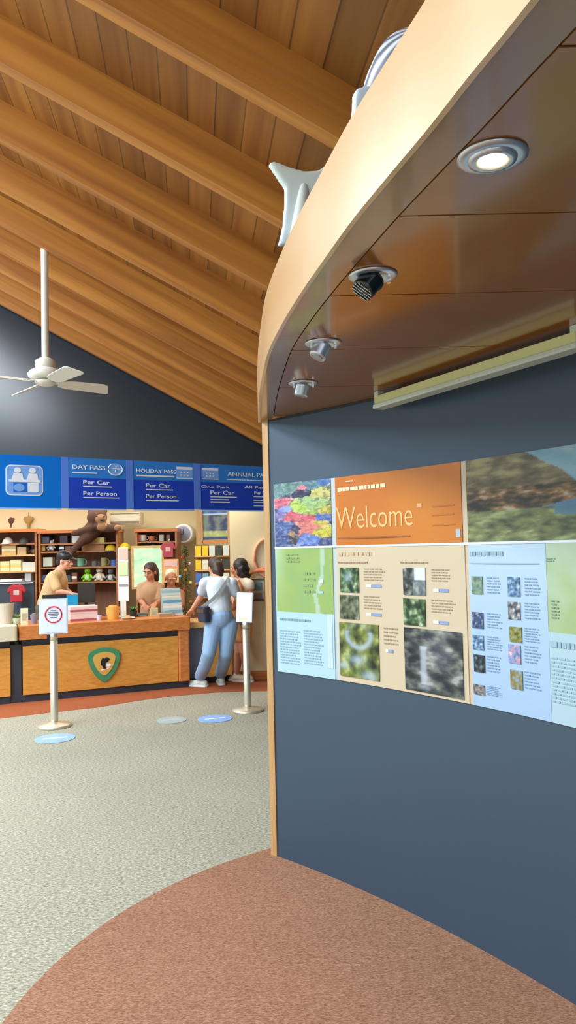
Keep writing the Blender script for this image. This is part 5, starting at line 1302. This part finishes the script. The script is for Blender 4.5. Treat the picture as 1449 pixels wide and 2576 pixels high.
# ranger
J = dict(head=a(163, 1411, 9.75), neck=a(152, 1434, 9.72), chest=a(142, 1462, 9.70), waist=a(126, 1502, 9.72), hipc=a(118, 1534, 9.74),
    shL=a(140, 1448, 9.90), elL=a(166, 1484, 9.84), wrL=a(184, 1497, 9.70), shR=a(132, 1450, 9.52), elR=a(146, 1488, 9.46), wrR=a(176, 1492, 9.47),
    hpL=a(120, 1552, 9.83), hpR=a(116, 1552, 9.66), knL=a(124, 1630, 9.85), knR=a(120, 1630, 9.68), anL=Vector((a(118, 1700, 9.84).x, 9.84, .085)), anR=Vector((a(112, 1700, 9.66).x, 9.66, .085)), hs=1.02)
person('person in khaki shirt and black cap leaning over behind the counter', J, (SK, KH, KT, HD, M_black), hair='short', cap=True, legs='trousers', fwd=(.97, -.2, -.18), sleeves=.75)
# seated staff with brown hair
def staff(label, x, dy, hairm, top, fwd, Y=10.22, mats=None, hair='long'):
    zf = .14
    J = dict(head=a(x, 1432+dy, Y), neck=a(x+1, 1458+dy, Y+.03), chest=a(x+1, 1484+dy, Y+.04), waist=a(x+1, 1520+dy, Y+.06), hipc=a(x+1, 1550+dy, Y+.08),
        shL=a(x-22, 1470+dy, Y+.04), elL=a(x-23, 1506+dy, Y-.06), wrL=a(x-14, 1516+dy, Y-.26), shR=a(x+23, 1470+dy, Y+.04), elR=a(x+24, 1506+dy, Y-.06), wrR=a(x+14, 1512+dy, Y-.27),
        hpL=a(x-14, 1562+dy, Y+.04), hpR=a(x+16, 1562+dy, Y+.04), hs=.98)
    for s, sg in (('L', -1), ('R', 1)):
        J['kn'+s] = J['hp'+s]*1.0+Vector((0, -.02, -.36)); J['an'+s] = Vector((J['kn'+s].x, J['kn'+s].y+.05, .085))
    return person(label, J, (SK2, top, KT, hairm, M_black), hair=hair, legs='trousers', fwd=fwd, sleeves=.8)
staff('person with brown hair in a tan shirt serving behind the counter, left of two', 378, 6, HB, mat('tan_shirt', (186, 146, 110), .8, var=.08), (-.35, -.9, -.3), Y=10.1)
staff('person with fair hair in a brown shirt serving behind the counter, right of two', 430, 22, mat('fair_hair', (236, 222, 190), .6, var=.1), mat('brown_shirt', (178, 128, 100), .8, var=.08), (.3, -.9, -.4), Y=10.36, hair='short')

# ------------------------------------------------------------------ lights
def area(name, loc, rot, sx, sy, power, col):
    l = bpy.data.lights.new(name, 'AREA'); l.shape = 'RECTANGLE'; l.size = sx; l.size_y = sy; l.energy = power; l.color = col
    o = bpy.data.objects.new(name, l); COL.objects.link(o); o.location = loc; o.rotation_euler = rot; return o
c = RM @ Vector((-2.3, N0+.05, 1.3)); area('rear_glazing_daylight', c, (math.radians(90), 0, A7), 7.6, 2.3, 35, (.86, .94, 1))
c = RM @ Vector((T0+.05, 3.3, 1.75)); area('left_window_daylight', c, (math.radians(90), 0, A7-math.radians(90)), 12.5, 2.4, 24, (.80, .9, 1))
c = RM @ Vector((-3.0, 11.2, 2.60)); area('added_alcove_fill', c, (0, 0, A7), 6, .5, 36, (1, .93, .8))  # added fill light to brighten the shop alcove, no fitting modelled
c = RM @ Vector((-4.65, 3.8, 5.48)); area('roof_light_daylight', c, (0, 0, A7), 2.0, 11, 840, (.84, .93, 1))
c = RM @ Vector((-7.0, 2.6, 4.7)); area('added_gable_glow', c, (0, math.radians(-28.8), A7), 1.8, 3.4, 240, (.55, .78, 1))  # added blue light for the glow on the gable wall, no roof opening
c = RM @ Vector((-8.2, 8.4, 2.9)); area('added_gable_side_fill', c, (math.radians(90), 0, A7-math.radians(90)), 2.6, 1.6, 50, (.66, .84, 1))  # added bluish fill inside the room for the gable's left end, no window here
p = sp_(1.6, 2.56, -.35); area('added_counter_fill', p, (0, 0, math.atan2(sdir.y, sdir.x)), 3.4, .3, 19, (1, .88, .68))  # added warm fill behind the signs, brightens the counter and cream partition
p = onz(*LPX[0], ZS)
l = bpy.data.lights.new('downlight_beam', 'SPOT'); l.energy = 14; l.spot_size = math.radians(80); l.spot_blend = .6; l.color = (1, .85, .62); l.shadow_soft_size = .03
o = bpy.data.objects.new('downlight_beam', l); COL.objects.link(o); o.location = (p.x, p.y, ZS-.03); o.rotation_euler = (math.radians(12), math.radians(30), 0)

w = bpy.data.worlds.new('World'); SC.world = w; w.use_nodes = True
bgn = w.node_tree.nodes['Background']; bgn.inputs[0].default_value = (.72, .86, 1, 1); bgn.inputs[1].default_value = .5

# ------------------------------------------------------------------ camera
cam = bpy.data.cameras.new('Camera'); co = bpy.data.objects.new('Camera', cam); COL.objects.link(co); SC.camera = co
M = Matrix(((R_.x, U_.x, -F_.x, 0), (R_.y, U_.y, -F_.y, 0), (R_.z, U_.z, -F_.z, 1.65), (0, 0, 0, 1)))
co.matrix_world = M; cam.sensor_fit = 'VERTICAL'; cam.sensor_height = 36; cam.lens = FPX/2576*36; cam.clip_start = .05; cam.clip_end = 200
SC.view_settings.view_transform = 'Standard'; SC.view_settings.look = 'None'; SC.view_settings.gamma = 1; SC.view_settings.use_curve_mapping = False
SC.view_settings.exposure = .66
bpy.context.view_layer.update()
